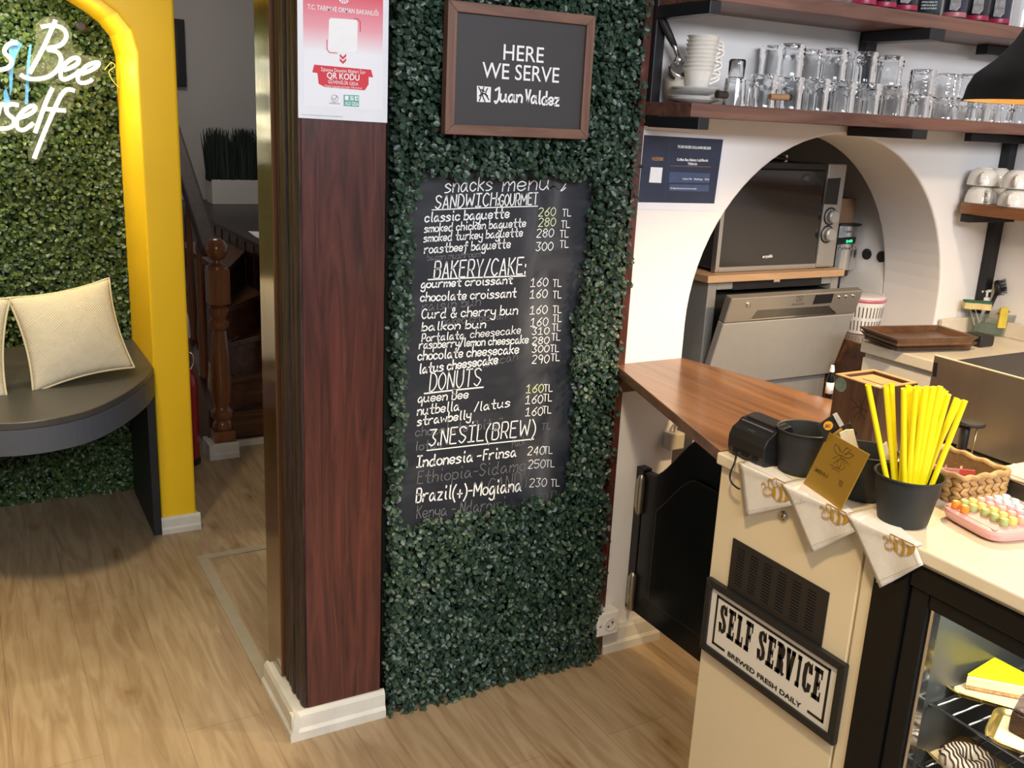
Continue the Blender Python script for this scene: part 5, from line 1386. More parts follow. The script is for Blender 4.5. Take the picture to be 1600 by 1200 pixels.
def cake_tray(c, u, hu, hv, label):
    u = V3(u).normalized(); v = UZ.cross(u); t = thing('cake_tray', label, 'tray', c)
    def rr(s, z, e=0):
        out = []
        for k in range(32):
            th = 2*PI*k/32; a = math.copysign(abs(math.cos(th))**.35, math.cos(th)); b = math.copysign(abs(math.sin(th))**.35, math.sin(th))
            out.append(c+u*(hu-s)*a+v*(hv-s)*b+UZ*z)
        return out
    g = G().grid([rr(.009, 0), rr(.002, .010), rr(0, .011), rr(.0015, .0125), rr(.004, .0115), rr(.011, .0022)], close=True)
    n = len(g.v); g.f += [tuple(range(n-32, n)), tuple(range(32))[::-1]]; g.m += [0, 0]
    g.obj('dish', GOLD, t, smooth=True, auto=40)
    q = [c+u*(hu-.016)*a+v*(hv-.014)*b+UZ*.0032 for a, b in ((-1, -1), (1, -1), (1, 1), (-1, 1))]
    G().prism(q, UZ*.0006).obj('liner_paper', KRAFT, t)
    return t, u, v
SH1, SH2 = .6127, .4893
def at_s(x, y, z): return at_z(x, y, z)
# tray with the lemon slice
q = [at_s(x, y, SH1+.006) for x, y in ((1480, 1032), (1476, 1076), (1630, 1130), (1634, 1062))]
c = (q[0]+q[1]+q[2]+q[3])/4; c.z = SH1; u = ((q[2]+q[3])-(q[0]+q[1]))
t1, u1, v1 = cake_tray(c, u, u.length/4, ((q[0]+q[3])-(q[1]+q[2])).length/4, 'gold tray under the lemon cheesecake slice on the top wire shelf')
LC = thing('cheesecake_slice', 'slice of yellow lemon topped cheesecake on a gold tray', 'cake', c+UZ*.005)
q = [at_s(x, y, SH1+.004) for x, y in ((1507, 1077), (1549, 1050), (1650, 1105))]
def slice_(q, z0_, z1_, m, nm, par, jag=0, bev=.002):
    G().prism([(p.x, p.y, z0_) for p in q], (0, 0, z1_-z0_)).obj(nm, m, par, bev=bev)
z = SH1+.0042
slice_(q, z, z+.007, mat('biscuit_crust', (.42, .22, .09), .9, var=.3, vscale=120, bump=.5, bscale=300), 'crust', LC)
slice_(q, z+.0072, z+.027, mat('cheesecake_cream', (.82, .68, .33), .6, var=.05, vscale=40), 'filling', LC)
slice_(q, z+.0272, z+.0315, mat('lemon_glaze', (.90, .66, .01), .2, coat=.4, var=.03, vscale=20), 'glaze', LC, bev=.0015)
# tray with the chocolate slice
q = [at_s(x, y, SH1+.006) for x, y in ((1552, 1108), (1536, 1150), (1690, 1220), (1700, 1150))]
c = (q[0]+q[1]+q[2]+q[3])/4; c.z = SH1+.0005; u = ((q[2]+q[3])-(q[0]+q[1]))
t2, u2, v2 = cake_tray(c, u, u.length/4, ((q[0]+q[3])-(q[1]+q[2])).length/4, 'gold tray under the chocolate cake at the right photo edge')
CK = thing('chocolate_cake_slice', 'dark chocolate cake slice on a gold tray at the right edge', 'cake', c+UZ*.005)
g = G(); q = [at_s(x, y, SH1+.004) for x, y in ((1574, 1142), (1588, 1118), (1690, 1150), (1680, 1200))]
CHOC = mat('chocolate_sponge', (.060, .025, .014), .8, var=.35, vscale=60, bump=.9, bscale=140)
slice_(q, SH1+.005, SH1+.042, CHOC, 'sponge', CK, bev=.003)
slice_([c_+(p-c_)*.96 for c_ in [(q[0]+q[1]+q[2]+q[3])/4] for p in q], SH1+.0422, SH1+.049, mat('chocolate_crumb', (.10, .055, .038), .8, var=.5, vscale=150, bump=.9, bscale=250), 'topping', CK, bev=.002)
# donut on paper and tray, middle shelf
c = at_s(1512, 1196, SH2+.020); c.z = SH2
t3, u3, v3 = cake_tray(c+Vector((.02, -.005, 0)), (-.25, -1, 0), .085, .058, 'gold tray under the striped donut on the middle wire shelf')
dc = c+UZ*.024
def ringm(R0, r0, n=40, k=20, part=(0, 2*PI), zs=1):
    return [[dc+Vector(((R0+r0*math.cos(b))*math.cos(a), (R0+r0*math.cos(b))*math.sin(a), r0*zs*math.sin(b))) for b in np.linspace(part[0], part[1], k)] for a in np.linspace(0, 2*PI, n+1)]
DN_ = thing('donut', 'ring donut with white icing and dark chocolate stripes', 'donut', c+UZ*.004)
DN_R, DN_r = .0275, .0185
G().grid(ringm(DN_R, DN_r)).obj('dough', mat('donut_dough', (.45, .25, .10), .7, var=.1, vscale=40), DN_, smooth=True)
G().grid(ringm(DN_R, DN_r+.0012, part=(-.25, PI+.2))).obj('icing', mat('white_icing', (.66, .58, .46), .4, var=.12, vscale=90), DN_, smooth=True)
g = G(); R = np.random.default_rng(6); choco = mat('chocolate_drizzle', (.055, .020, .012), .4, var=.2, vscale=40)
for k in range(13):
    off = -.043+.0072*k; path = []
    dx = Vector((.55, .83, 0)); dy = Vector((-.83, .55, 0))
    for s in np.linspace(-.05, .05, 60):
        p = dx*s+dy*(off+.0012*math.sin(s*260+k)); rr = math.hypot(p.x, p.y); h2 = (DN_r+.0016)**2-(rr-DN_R)**2
        if h2 > 0: path.append(dc+p+UZ*math.sqrt(h2))
        else:
            if len(path) > 2: g.tube(path, .0017, 6)
            path = []
    if len(path) > 2: g.tube(path, .0017, 6)
g.obj('chocolate_stripes', choco, DN_, smooth=True)

# ================================================================== on the worktop
TZ = .9043
BUCK = mat('bucket_black', (.022, .024, .025), .55, var=.1, vscale=12, bump=.03, bscale=150)
def bucket(c, r0, r1, h, label):
    t = thing('bucket', label, 'bucket', c, 'black metal buckets on the worktop')
    pr = [(r0*.96, .0005), (r0, .002)]
    for k in range(1, 13):
        f = k/12; r = r0+(r1-r0)*f
        if k in (8, 9): r += .0011
        pr.append((r, h*f))
    pr += [(r1+.0028, h+.0005), (r1+.0030, h+.0022), (r1+.001, h+.0035), (r1-.0008, h+.002), (r0-.0012, .004), (0, .004)]
    G().lathe(pr, c, 40).obj('shell', BUCK, t, smooth=True, auto=40)
    return t
c1 = at_z(1251, 735, TZ); c1.z = TZ+.0012
bucket(c1, .0450, .0540, .084, 'empty black bucket beside the card reader on the counter end')
c3 = at_z(1409, 815, TZ); c3.z = TZ+.0012
bucket(c3, .0412, .0555, .086, 'black bucket holding the yellow straws at the counter front')
c2 = at_z(1345, 773, TZ); c2.z = TZ
bucket(c2, .0440, .0536, .086, 'black bucket of sugar packets behind the gold menu card')
# straws
STRAW = mat('yellow_straw', (.88, .75, .01), .32, var=.03, vscale=9, coat=.2)
UPP = [(1356, 601), (1384, 603), (1393, 599), (1412, 607), (1419, 602), (1424, 604), (1431, 606), (1436, 608), (1441, 605), (1445, 606), (1449, 604), (1453, 606), (1457, 605), (1461, 604), (1465, 605), (1469, 604), (1473, 607), (1478, 610), (1482, 616), (1495, 622), (1500, 624), (1508, 626), (1427, 610), (1438, 612), (1447, 610), (1455, 611), (1463, 610), (1471, 612), (1416, 612), (1433, 603), (1459, 608), (1476, 614)]
st0 = None
for k, (px, py) in enumerate(UPP):
    f = (px-1432)/76
    depth = (-.030, .0, .028)[k % 3] if k > 2 else (-.010, -.008, .006)[k]
    ctr = c3+RT*0
    # foot inside the bucket, leaning outwards to the tip
    fx = max(-1, min(1, f)); side = Vector((RT.x, RT.y, 0)).normalized(); back = Vector((FW.x, FW.y, 0)).normalized()
    foot = c3+side*(.016*fx+.003*math.sin(k*3.1))+back*(depth*.6)+UZ*.006
    tipd = foot+side*.0+back*depth*.6
    nrm = back
    tip = at_plane(px, py, c3+back*depth*1.3, nrm)
    L_ = (tip-foot).length
    lab = 'yellow straw among the dense bunch in the black bucket'
    if k == 0: lab = 'yellow straw standing alone, leaning left out of the bucket'
    elif k == 1: lab = 'yellow straw left of the pair beside the lone straw'
    elif k == 2: lab = 'taller yellow straw right of the pair beside the lone straw'
    elif k == 21: lab = 'yellow straw leaning furthest right out of the bucket'
    g = G(); r = .0047; ax = (tip-foot).normalized(); Xa = ax.orthogonal().normalized(); Ya = ax.cross(Xa)
    rows = [[foot+(ax*l)+(Xa*math.cos(2*PI*j/12)+Ya*math.sin(2*PI*j/12))*rr for j in range(12)] for rr, l in ((r, 0), (r, L_), (r*.82, L_), (r*.82, L_*.7), (1e-5, L_*.7))]
    g.grid(rows, close=True)
    o = g.obj('straw', STRAW, smooth=True, auto=50)
    tag(o, lab, 'straw', 'yellow straws in the bucket')
# packets and sticks in the rear bucket
back = Vector((FW.x, FW.y, 0)).normalized(); side = Vector((RT.x, RT.y, 0)).normalized()
def packet(px, thick, m, nm, label, cat, dep=.0, grp=None, extra=None):
    q = [at_plane(x, y, c2+back*dep, back) for x, y in px]
    t = thing(nm, label, cat, q[-1], grp)
    G().prism(q, back*thick).obj('wrapper', m, t, bev=.0008)
    return t, q
PKB = mat('packet_black', (.018, .017, .017), .4, var=.2, vscale=20); PKW = mat('packet_cream', (.80, .74, .58), .5, var=.05, vscale=30); PKG = mat('packet_gold', (.42, .28, .06), .35, .3, var=.3, vscale=60)
t, q = packet([(1277, 665), (1305, 646), (1330, 690), (1300, 712)], .004, PKB, 'sugar_packet', 'black packet with round orange logo in the rear bucket', 'packet', .012)
cc = at_plane(1294, 665, c2+back*.011, back)
G().lathe([(.0088, 0), (.0088, .0004), (0, .0004)], cc, 24, axis=-back).obj('logo_disc', mat('logo_orange', (.80, .40, .03), .5, var=.03, vscale=20), t)
g = G(); text(g, 'JSC', cc+side*-.006+UZ*-.003-back*.0006, side, UZ, .008, width=.011, bold=.02); g.obj('logo_letters', PKB, t)
packet([(1301, 648), (1308, 645), (1319, 664), (1312, 668)], .003, mat('packet_grey', (.55, .54, .54), .5, var=.15, vscale=90), 'sugar_stick', 'striped grey paper sugar stick in the rear bucket', 'sugar stick', .006)
packet([(1302, 678), (1315, 668), (1330, 700), (1310, 715)], .003, PKG, 'sugar_packet', 'gold patterned packet behind the menu card', 'packet', .004)
packet([(1312, 677), (1324, 671), (1334, 700), (1320, 712)], .004, PKW, 'sugar_stick', 'cream paper sugar stick, left one in the rear bucket', 'sugar stick', -.008)
packet([(1323, 672), (1334, 671), (1341, 702), (1328, 708)], .004, PKW, 'sugar_stick', 'cream paper sugar stick, right one in the rear bucket', 'sugar stick', -.004)
packet([(1315, 668), (1327, 660), (1340, 676), (1334, 690), (1322, 680)], .003, PKB, 'sugar_packet', 'plain black packet tucked behind the cream sticks', 'packet', .010)
packet([(1374, 700), (1386, 690), (1394, 730), (1378, 742)], .004, PKW, 'sugar_stick', 'cream paper stick between bucket and yellow straws', 'sugar stick', .01)
packet([(1394, 684), (1401, 683), (1404, 720), (1396, 724)], .003, PKW, 'sugar_stick', 'cream paper stick showing behind the straw bunch', 'sugar stick', .022)
a, b = at_plane(1342, 705, c2, back), at_plane(1325, 661, c2+back*.02, back)
tag(G().tube([a, a.lerp(b, .5), b], [.0022, .0024, .0034], 8).obj('wooden_stirrer', mat('stirrer_wood', (.50, .30, .16), .6, var=.08, vscale=30), smooth=True), 'slim wooden stirrer standing in the rear bucket', 'stirrer')
# gold menu card leaning back against the buckets
MC = thing('menu_card', 'gold menu card with dark bee emblem leaning on the buckets', 'menu card', at_z(1283, 778, TZ))
a, b = at_z(1254, 757, TZ+.001), at_z(1313, 798, TZ+.001)
ub = (b-a).normalized(); fwdn = UZ.cross(ub)
if fwdn.dot(FW) < 0: fwdn = -fwdn
upv = (UZ*math.cos(math.radians(10))+fwdn*math.sin(math.radians(10))).normalized(); nm_ = ub.cross(upv)
if nm_.dot(FW) > 0: nm_ = -nm_
def mc(x, y, l=0): return at_plane(x, y, a+nm_*l, nm_)
q = [mc(*p) for p in ((1254, 757), (1313, 798), (1358, 710), (1295, 675))]
G().prism(q, nm_*-.0025).obj('card', mat('gold_card', (.43, .255, .035), .38, .35, var=.04, vscale=12), MC, bev=.0005)
INKB = mat('engraved_brown', (.10, .055, .012), .6, var=.1, vscale=40)
g = G()
def mk(pts, w_=.0011, n=1): g.ribbon([mc(p.x, p.y, .0005) for p in spline([(x, y, 0) for x, y in pts], 4)], w_, nm_)
c0 = (1312, 712)
for st in ([(1305, 694), (1303, 702), (1309, 710), (1316, 712)], [(1305, 694), (1309, 697), (1316, 708)], [(1334, 712), (1326, 716), (1318, 714)], [(1334, 712), (1327, 708), (1319, 710)], [(1314, 714), (1308, 724), (1310, 731), (1314, 726), (1316, 716)], [(1318, 716), (1320, 728), (1316, 734)],
           [(1312, 708), (1312, 699)], [(1317, 707), (1322, 700), (1326, 701)], [(1308, 713), (1301, 716)], [(1310, 718), (1302, 724)], [(1321, 711), (1330, 702)], [(1320, 718), (1326, 726)], [(1311, 712), (1318, 713)], [(1312, 716), (1318, 718)]): mk(st)
uu = (mc(1313, 798)-mc(1254, 757)).normalized(); vv_ = nm_.cross(uu)
if vv_.z < 0: vv_ = -vv_
def mtxt(s, x0, y0, x1, y1, h, bold=0): 
    p, r_ = mc(x0, y0, .0004), mc(x1, y1, .0004); text(g, s, p, r_-p, vv_, h, width=(r_-p).length, bold=bold, lift=.0003)
mtxt('COFFEE BEE BAKERY', 1296, 726, 1315, 736, .0032, .01); mtxt('COFFEE LAB', 1299, 731.5, 1312, 738.5, .0028, .01)
mtxt('MENU', 1273, 736, 1292, 747, .0105, .01)
for pts in ([(1312, 750), (1317, 753), (1315, 761), (1310, 758), (1312, 750)],): g.ribbon([mc(*p, .0005) for p in pts], .0011, nm_)
g.ribbon([mc(1313.6+1.6*math.cos(t), 755.6+2*math.sin(t), .0005) for t in np.linspace(0, 2*PI, 14)], .0009, nm_)
g.obj('engraving', INKB, MC)
# card reader
RD = thing('card_reader', 'black payment terminal with cable on the counter corner', 'card reader', (1.365, 1.35, TZ))
ry = Vector((0, -1, 0)); rx = Vector((1, 0, 0))
RB = mat('terminal_black', (.014, .014, .015), .38, var=.1, vscale=20)
b0 = Vector((1.330, 1.405, TZ+.0004)); LW = .104
prf = [(0, .004), (-.004, .020), (-.004, .042), (.004, .058), (.018, .067), (.026, .075), (.062, .082), (.070, .074), (.072, .004), (.068, 0), (.006, 0)]
G().prism([b0+rx*x+UZ*z for x, z in prf], ry*LW).obj('housing', RB, RD, bev=.004, seg=3)
G().obox(b0+rx*.046+ry*LW*.5+UZ*.0800, ry, (rx*.98+UZ*.15).normalized(), UZ, LW*.40, .016, .0022).obj('lid', mat('terminal_grey', (.022, .022, .024), .3, var=.1, vscale=20), RD, bev=.002)
G().obox(b0+rx*.022+ry*LW*.5+UZ*.0715, ry, (rx*.70+UZ*.71), Vector((-.71, 0, .70)), LW*.43, .0016, .0006).obj('paper_slot', mat('slot_grey', (.12, .12, .12), .4, var=.1, vscale=20), RD)
g = G()
for k, wd in enumerate((.012, .020, .014)): g.obox(b0+rx*-.0045+ry*(.025+.028*k)+UZ*.014, ry, UZ, (1, 0, 0), wd/2, .0045, .001)
g.obj('ports', mat('port_black', (.003, .003, .003), .6, var=.1, vscale=20), RD)
g = G(); p = b0+rx*.006+ry*.042+UZ*.0600; text(g, 'beko', p, ry, (rx*.85+UZ*.5), .009, width=.02, bold=.01, lift=.0015); g.obj('badge', mat('badge_dark', (.06, .06, .065), .4, var=.1, vscale=20), RD)
cb = [b0+rx*-.005+ry*.030+UZ*.012]+[at_x(x, y, CX-.02) for x, y in ((1148, 722), (1141, 740), (1142, 752), (1150, 761), (1156, 764))]
G().tube(spline(cb, 6), .0020, 8).obj('cable', RB, RD, smooth=True)
# napkins draped over the front edge
NAP = mat('linen_napkin', (.76, .71, .63), .85, var=.03, vscale=60, bump=.15, bscale=400)
OCH = mat('ochre_print', (.50, .27, .03), .7, var=.06, vscale=50); STITCH = mat('seam_thread', (.46, .40, .31), .9, var=.1, vscale=60)
EDGE = CX-.0125
def napkin(tl, tr, br, bl, logo, label, lift):
    N, Mr = 14, 18; Q = [at_x(*p, EDGE-lift) for p in (tl, tr, br, bl)]
    rows = []
    for j in range(-5, Mr+1):
        row = []
        for i in range(N+1):
            s = i/N
            if j < 0:
                p = Q[0].lerp(Q[1], s); row.append(Vector((EDGE+.004+.012*(-j)*(1-.9*s), p.y, TZ+.0012+lift*.5+.0012*math.sin(i*.9)*0)))
            else:
                t = j/Mr; p = Q[0].lerp(Q[1], s).lerp(Q[3].lerp(Q[2], s), t)
                if j == 0: p.z = TZ+lift*.4
                p.x -= .0022*(1+math.sin(s*7+t*2.2))*t + .0016*math.sin(math.pi*min(1, t*4))
                row.append(p)
        rows.append(row)
    t_ = thing('napkin', label, 'napkin', Q[3], 'bee print napkins over the counter edge')
    g = G().grid(rows); o = g.obj('cloth', NAP, t_, smooth=True)
    md = o.modifiers.new('thick', 'SOLIDIFY'); md.thickness = .0012; md.offset = 1
    # hem seam, 6 mm in from the free edges
    def pt(s, t, l=.0022):
        p = Q[0].lerp(Q[1], s).lerp(Q[3].lerp(Q[2], s), t); p.x -= .0022*(1+math.sin(s*7+t*2.2))*t+.0016*math.sin(math.pi*min(1, t*4))+l
        return p
    g = G()
    for path in ([(.07, t) for t in np.linspace(.12, 1, 14)], [(s, .92) for s in np.linspace(0, 1, 12)], [(.93, t) for t in np.linspace(.12, 1, 14)]): g.ribbon([pt(s, t) for s, t in path], .0009, NX_)
    g.obj('hem', STITCH, t_)
    # the bee print, laid on the cloth
    cx, cy, k = logo; g = G()
    xs = min(pt(.5, .5).x, pt(.3, .7).x, pt(.7, .7).x)-.0032
    def L(x, y):
        q = at_x(cx+x*k, cy+y*k, xs); s_, t__ = .5, .5
        for it in range(8):      # where on the cloth this point of the print lies
            p0, ps, pt_ = pt(s_, t__), pt(s_+.01, t__), pt(s_, t__+.01)
            a_, b_, c_, d_ = (ps.y-p0.y)*100, (pt_.y-p0.y)*100, (ps.z-p0.z)*100, (pt_.z-p0.z)*100
            det = a_*d_-b_*c_; ey, ez = q.y-p0.y, q.z-p0.z
            s_ += (ey*d_-b_*ez)/det; t__ += (a_*ez-c_*ey)/det
            s_ = min(1.2, max(-.2, s_)); t__ = min(1.2, max(.02, t__))
        return pt(s_, t__, .0018)
    def st(pts, w_=.0016): w_ *= 1.5; g.ribbon([L(p.x, p.y) for p in spline([(x, y, 0) for x, y in pts], 5)], w_, NX_)
    def fill(pts): q = spline([(x, y, 0) for x, y in pts], 5, closed=True); g.add([L(p.x, p.y) for p in q], [tuple(range(len(q)))])
    fill([(-7, -7), (-4, -8), (-3, 0), (-4, 8), (-8, 4)]); fill([(1, -8), (5, -6), (7, 2), (5, 12), (0, 12), (3, 3)]); fill([(9, -3), (13, 1), (17, 0), (22, -6), (20, 6), (13, 12), (10, 11), (11, 4)])
    st([(-7, -7), (2, -8), (9, -3), (14, 1)], .0010); st([(-7, 5), (0, 12), (12, 12)], .0010)
    st([(-14+6.3*math.cos(t), -1+6.3*math.sin(t)) for t in np.linspace(0, 2*PI, 15)], .0012)
    st([(-17.5, 0), (-16, 3), (-13, 3.6), (-10.5, 1.5)], .0008); st([(-17, -3), (-16, -4), (-15, -3)], .0007); st([(-12.5, -3), (-11.5, -4), (-10.5, -3)], .0007)
    st([(-16, -7), (-18, -12), (-21, -13), (-22, -10)]); st([(-12, -7), (-13, -15), (-10, -19), (-8, -17)])
    st([(-5, -8), (-8, -16), (-2, -20), (2, -18)], .0012); st([(0, -9), (-1, -18), (4, -21), (11, -19), (8, -12), (6, -7)], .0012)
    g.obj('bee_print', OCH, t_)
napkin((1154, 716), (1264, 772), (1262, 784), (1167, 806), (1212, 770, 1.12), 'white napkin with ochre bee under the card reader', .0012)
napkin((1221, 750), (1338, 808), (1340, 829), (1270, 863), (1303, 806, 1.1), 'white napkin with ochre bee, middle one below the gold card', .0042)
napkin((1322, 799), (1430, 851), (1444, 882), (1377, 918), (1403, 854, 1.16), 'white napkin with ochre bee, front one under the straw bucket', .0072)
# wooden box
WX = thing('wooden_box', 'dark wooden box with pale sliding lid behind the straws', 'box', (1.655, 1.328, TZ))
BX = (1.596, 1.270, 1.713, 1.387)
WBD = wood('box_walnut', (.040, .018, .010), (.090, .043, .024), 'z', 6, .45, 0, .08); WBT = wood('box_oak', (.36, .20, .085), (.50, .30, .14), 'x', 6, .5, 0, .06)
zt = 1.0522
for nm, a in (('front_side', (BX[0], BX[1], TZ, BX[0]+.009, BX[3], zt)), ('back_side', (BX[2]-.009, BX[1], TZ, BX[2], BX[3], zt)), ('near_side', (BX[0]+.0092, BX[1], TZ, BX[2]-.0092, BX[1]+.009, zt-.0005)), ('far_side', (BX[0]+.0092, BX[3]-.009, TZ, BX[2]-.0092, BX[3], zt-.0005))):
    G().box(*a).obj(nm, WBD, WX, bev=.001)
G().box(BX[0]+.0092, BX[1]+.0092, zt-.014, BX[2]-.0092, BX[3]-.0092, zt-.006).obj('lid', WBT, WX, bev=.001)
G().box(BX[0]-.0005, BX[1]-.0005, zt, BX[0]+.0095, BX[3]+.0005, zt+.002).box(BX[2]-.0095, BX[1], zt, BX[2]+.0005, BX[3], zt+.002).box(BX[0]+.01, BX[1]-.0005, zt, BX[2]-.01, BX[1]+.009, zt+.002).box(BX[0]+.01, BX[3]-.009, zt, BX[2]-.01, BX[3]+.0005, zt+.002).obj('edge_trim', WBT, WX)
g = G(); g.lathe([(.0155, 0), (.0155, .0006), (0, .0006)], at_x(1313.5, 601, BX[0]), 28, axis=(-1, 0, 0)); o = g.obj('sticker', mat('sage_sticker', (.13, .17, .14), .6, var=.3, vscale=60), WX)
o['label'] = 'round sage green sticker'
o = G().lathe([(.017, 0), (.017, .0006), (0, .0006)], (BX[0]+.024, BX[1]+.024, zt-.0058), 28).obj('sticker', mat('cream_sticker', (.78, .66, .36), .6, var=.1, vscale=60), WX); o['label'] = 'round cream sticker'
G().box(BX[0]+.048, BX[1]+.018, zt-.0059, BX[0]+.0505, BX[3]-.03, zt-.0055).obj('groove', DARKIN, WX)
g = G()
for st in ([(1330, 622), (1338, 632), (1346, 640)], [(1352, 618), (1348, 630), (1344, 644)], [(1344, 625), (1346, 640), (1342, 655)], [(1330, 640), (1338, 636), (1346, 638), (1356, 644)], [(1334, 654), (1342, 644), (1352, 656)]):
    g.ribbon([at_x(p.x, p.y, BX[0]-.0006) for p in spline([(x, y, 0) for x, y in st], 5)], .0016, NX_)
g.obj('burnt_emblem', mat('burnt_mark', (.028, .012, .008), .6, var=.2, vscale=40), WX)
# straw basket, hollow, plaited
q = [at_z(x, y, TZ) for x, y in ((1500, 790), (1572, 768))]
bu = Vector((.995, -.06, 0)).normalized(); bv = UZ.cross(bu); bo = Vector((1.532, 1.010, TZ)); bl, bd, bh = .125, .145, .053
KB = thing('wicker_basket', 'plaited straw basket behind the pink keypad on the worktop', 'basket', bo)
g = G(); R = np.random.default_rng(9)
def wall_plaits(o_, d_, ln, nrm):
    rows_ = 3; hh = bh/rows_
    for r_ in range(rows_):
        n_ = max(3, int(ln/.019))
        for k in range(n_):
            for sgn in (-1, 1):
                cc = o_+d_*(ln*(k+.5)/n_)+UZ*(hh*(r_+.5)+sgn*hh*.22)
                ax = (d_*.85+UZ*.45*sgn).normalized(); bx_ = nrm.cross(ax)
                rows = []
                for i in range(5):
                    t = -1+2*i/4; w_ = math.sqrt(max(0, 1-t*t*.92))
                    rows.append([cc+ax*(t*.0125)+bx_*(math.cos(2*PI*j/8)*.0058*w_)+nrm*(math.sin(2*PI*j/8)*.0042*w_) for j in range(8)])
                g.grid(rows, close=True)
cor = [bo, bo+bu*bl, bo+bu*bl+bv*bd, bo+bv*bd]
for k in range(4):
    a, b = cor[k], cor[(k+1) % 4]; d = (b-a).normalized(); wall_plaits(a, d, (b-a).length, d.cross(UZ))
WICK = mat('plaited_straw', (.46, .29, .12), .7, var=.25, vscale=50, bump=.3, bscale=250)
g.obj('plaited_walls', WICK, KB, smooth=True)
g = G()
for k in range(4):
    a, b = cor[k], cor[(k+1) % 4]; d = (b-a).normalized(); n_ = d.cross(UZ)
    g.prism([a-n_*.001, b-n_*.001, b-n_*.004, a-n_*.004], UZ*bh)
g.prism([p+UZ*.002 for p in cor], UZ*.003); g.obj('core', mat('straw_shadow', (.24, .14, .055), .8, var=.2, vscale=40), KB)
rim = []
for k in range(4):
    a, b = cor[k], cor[(k+1) % 4]
    for i in range(12): rim.append(a.lerp(b, (i+.5)/12)+UZ*(bh+.002*math.sin(i*1.7+k)))
G().tube(spline(rim, 3, closed=True), .0058, 8, closed=True).obj('rim', WICK, KB, smooth=True)
for k in range(5):
    p = bo+bu*(.02+.012*k)+bv*(.045+.015*(k % 3))+UZ*(.030+.006*(k % 2))
    o = G().obox(p, (bu*.8+bv*.6*(-1)**k).normalized(), UZ, (bv*.8-bu*.6*(-1)**k).normalized(), .020, .014, .002).obj('tea_sachet', mat(['sachet_red', 'sachet_rose', 'sachet_plum'][k % 3], [(.45, .06, .05), (.45, .20, .18), (.20, .08, .09)][k % 3], .4, var=.2, vscale=40))
    tag(o, ['red', 'rose', 'plum', 'second red', 'second rose'][k]+' sachet inside the far left of the wicker basket', 'sachet', 'sachets in the wicker basket')
# keypad with round pastel keys
ku = Vector((-.20, -.98, 0)).normalized(); kv = Vector((.98, -.20, 0)).normalized(); KL, KW = .138, .150
ko = Vector((1.455, 1.003, TZ+.0003))
KP = thing('keypad', 'pink keypad with rows of round pastel keys at the right edge', 'keypad', ko)
tilt = .05
def kp(a, b, z): return ko+ku*a+kv*b+UZ*(z+tilt*b*.55)
PNK = mat('pink_plastic', (.70, .38, .37), .25, coat=.3, var=.02, vscale=12)
def krr(s, z, n=40):
    out = []
    for k in range(n):
        th = 2*PI*k/n; a = math.copysign(abs(math.cos(th))**.4, math.cos(th)); b = math.copysign(abs(math.sin(th))**.4, math.sin(th))
        out.append(kp(KL/2+(KL/2-s)*a, KW/2+(KW/2-s)*b, z))
    return out
# base follows the worktop, top slopes up to the back
def kbase(s, z, n=40):
    return [Vector((p.x, p.y, TZ+z)) for p in krr(s, 0, n)]
g = G().grid([kbase(.012, .001), kbase(.004, .006), krr(0, .016), krr(.001, .021), krr(.006, .0235)], close=True)
n = len(g.v); g.f += [tuple(range(40))[::-1], tuple(range(n-40, n))]; g.m += [0, 0]
g.obj('body', PNK, KP, smooth=True, auto=35)
g = G(); g.prism([kp(a, b, .0237) for a, b in ((.012, .010), (KL-.012, .010), (KL-.012, KW-.010), (.012, KW-.010))], UZ*.0006); g.obj('key_bed', mat('key_bed_rose', (.62, .36, .36), .3, var=.03, vscale=20), KP)
KC = {'o': mat('key_orange', (.80, .26, .03), .4, var=.02, vscale=20), 'g': mat('key_sage', (.38, .44, .17), .4, var=.02, vscale=20), 'y': mat('key_yellow', (.80, .58, .16), .4, var=.02, vscale=20), 'c': mat('key_coral', (.80, .40, .30), .4, var=.02, vscale=20), 'p': mat('key_pink', (.74, .38, .44), .4, var=.02, vscale=20), 'b': mat('key_pale_blue', (.55, .68, .70), .4, var=.02, vscale=20)}
rowsK = ['ogycpbb', 'ogycpbb', '.gycpbb', '.gycpbb', '.gycpbb']
first = {}
for r_, row in enumerate(rowsK):
    for k, ch in enumerate(row):
        if ch == '.': continue
        a = .030+.0210*r_; b = .016+.0180*k+(.006 if r_ > 1 else 0)
        p = kp(a, b, .0245)
        if ch not in first:
            g = G().lathe([(.0074, 0), (.0076, .001), (.0072, .0105), (.0064, .0118), (.0045, .0112), (0, .0110)], p, 20)
            first[ch] = g.obj('key', KC[ch], KP, smooth=True, auto=40)
        else:
            o = first[ch].copy(); COL.objects.link(o); o.location = p
# paper stack and small things at the right edge
q = at_z(1610, 772, TZ)
for k in range(4):
    o = G().obox(q+UZ*(.030+.0035*k)+bu*.01*math.sin(k*2), (bu*.95+bv*.3*math.sin(k)).normalized(), (bv*.95-bu*.3*math.sin(k)).normalized(), UZ, .045, .05, .0016).obj('paper_slip', mat('slip_paper', (.66, .58, .46), .7, var=.06, vscale=30))
    tag(o, ['lowest', 'second', 'third', 'topmost'][k]+' cream paper slip of the pile at the right photo edge', 'paper', 'paper slips at the right edge')
o = G().obox(q+UZ*.0138, bu, bv, UZ, .05, .055, .0138).obj('black_terminal_tray', mat('dark_tray', (.03, .027, .024), .4, var=.1, vscale=20), bev=.003); tag(o, 'dark low box under the paper slips at the right edge', 'box')
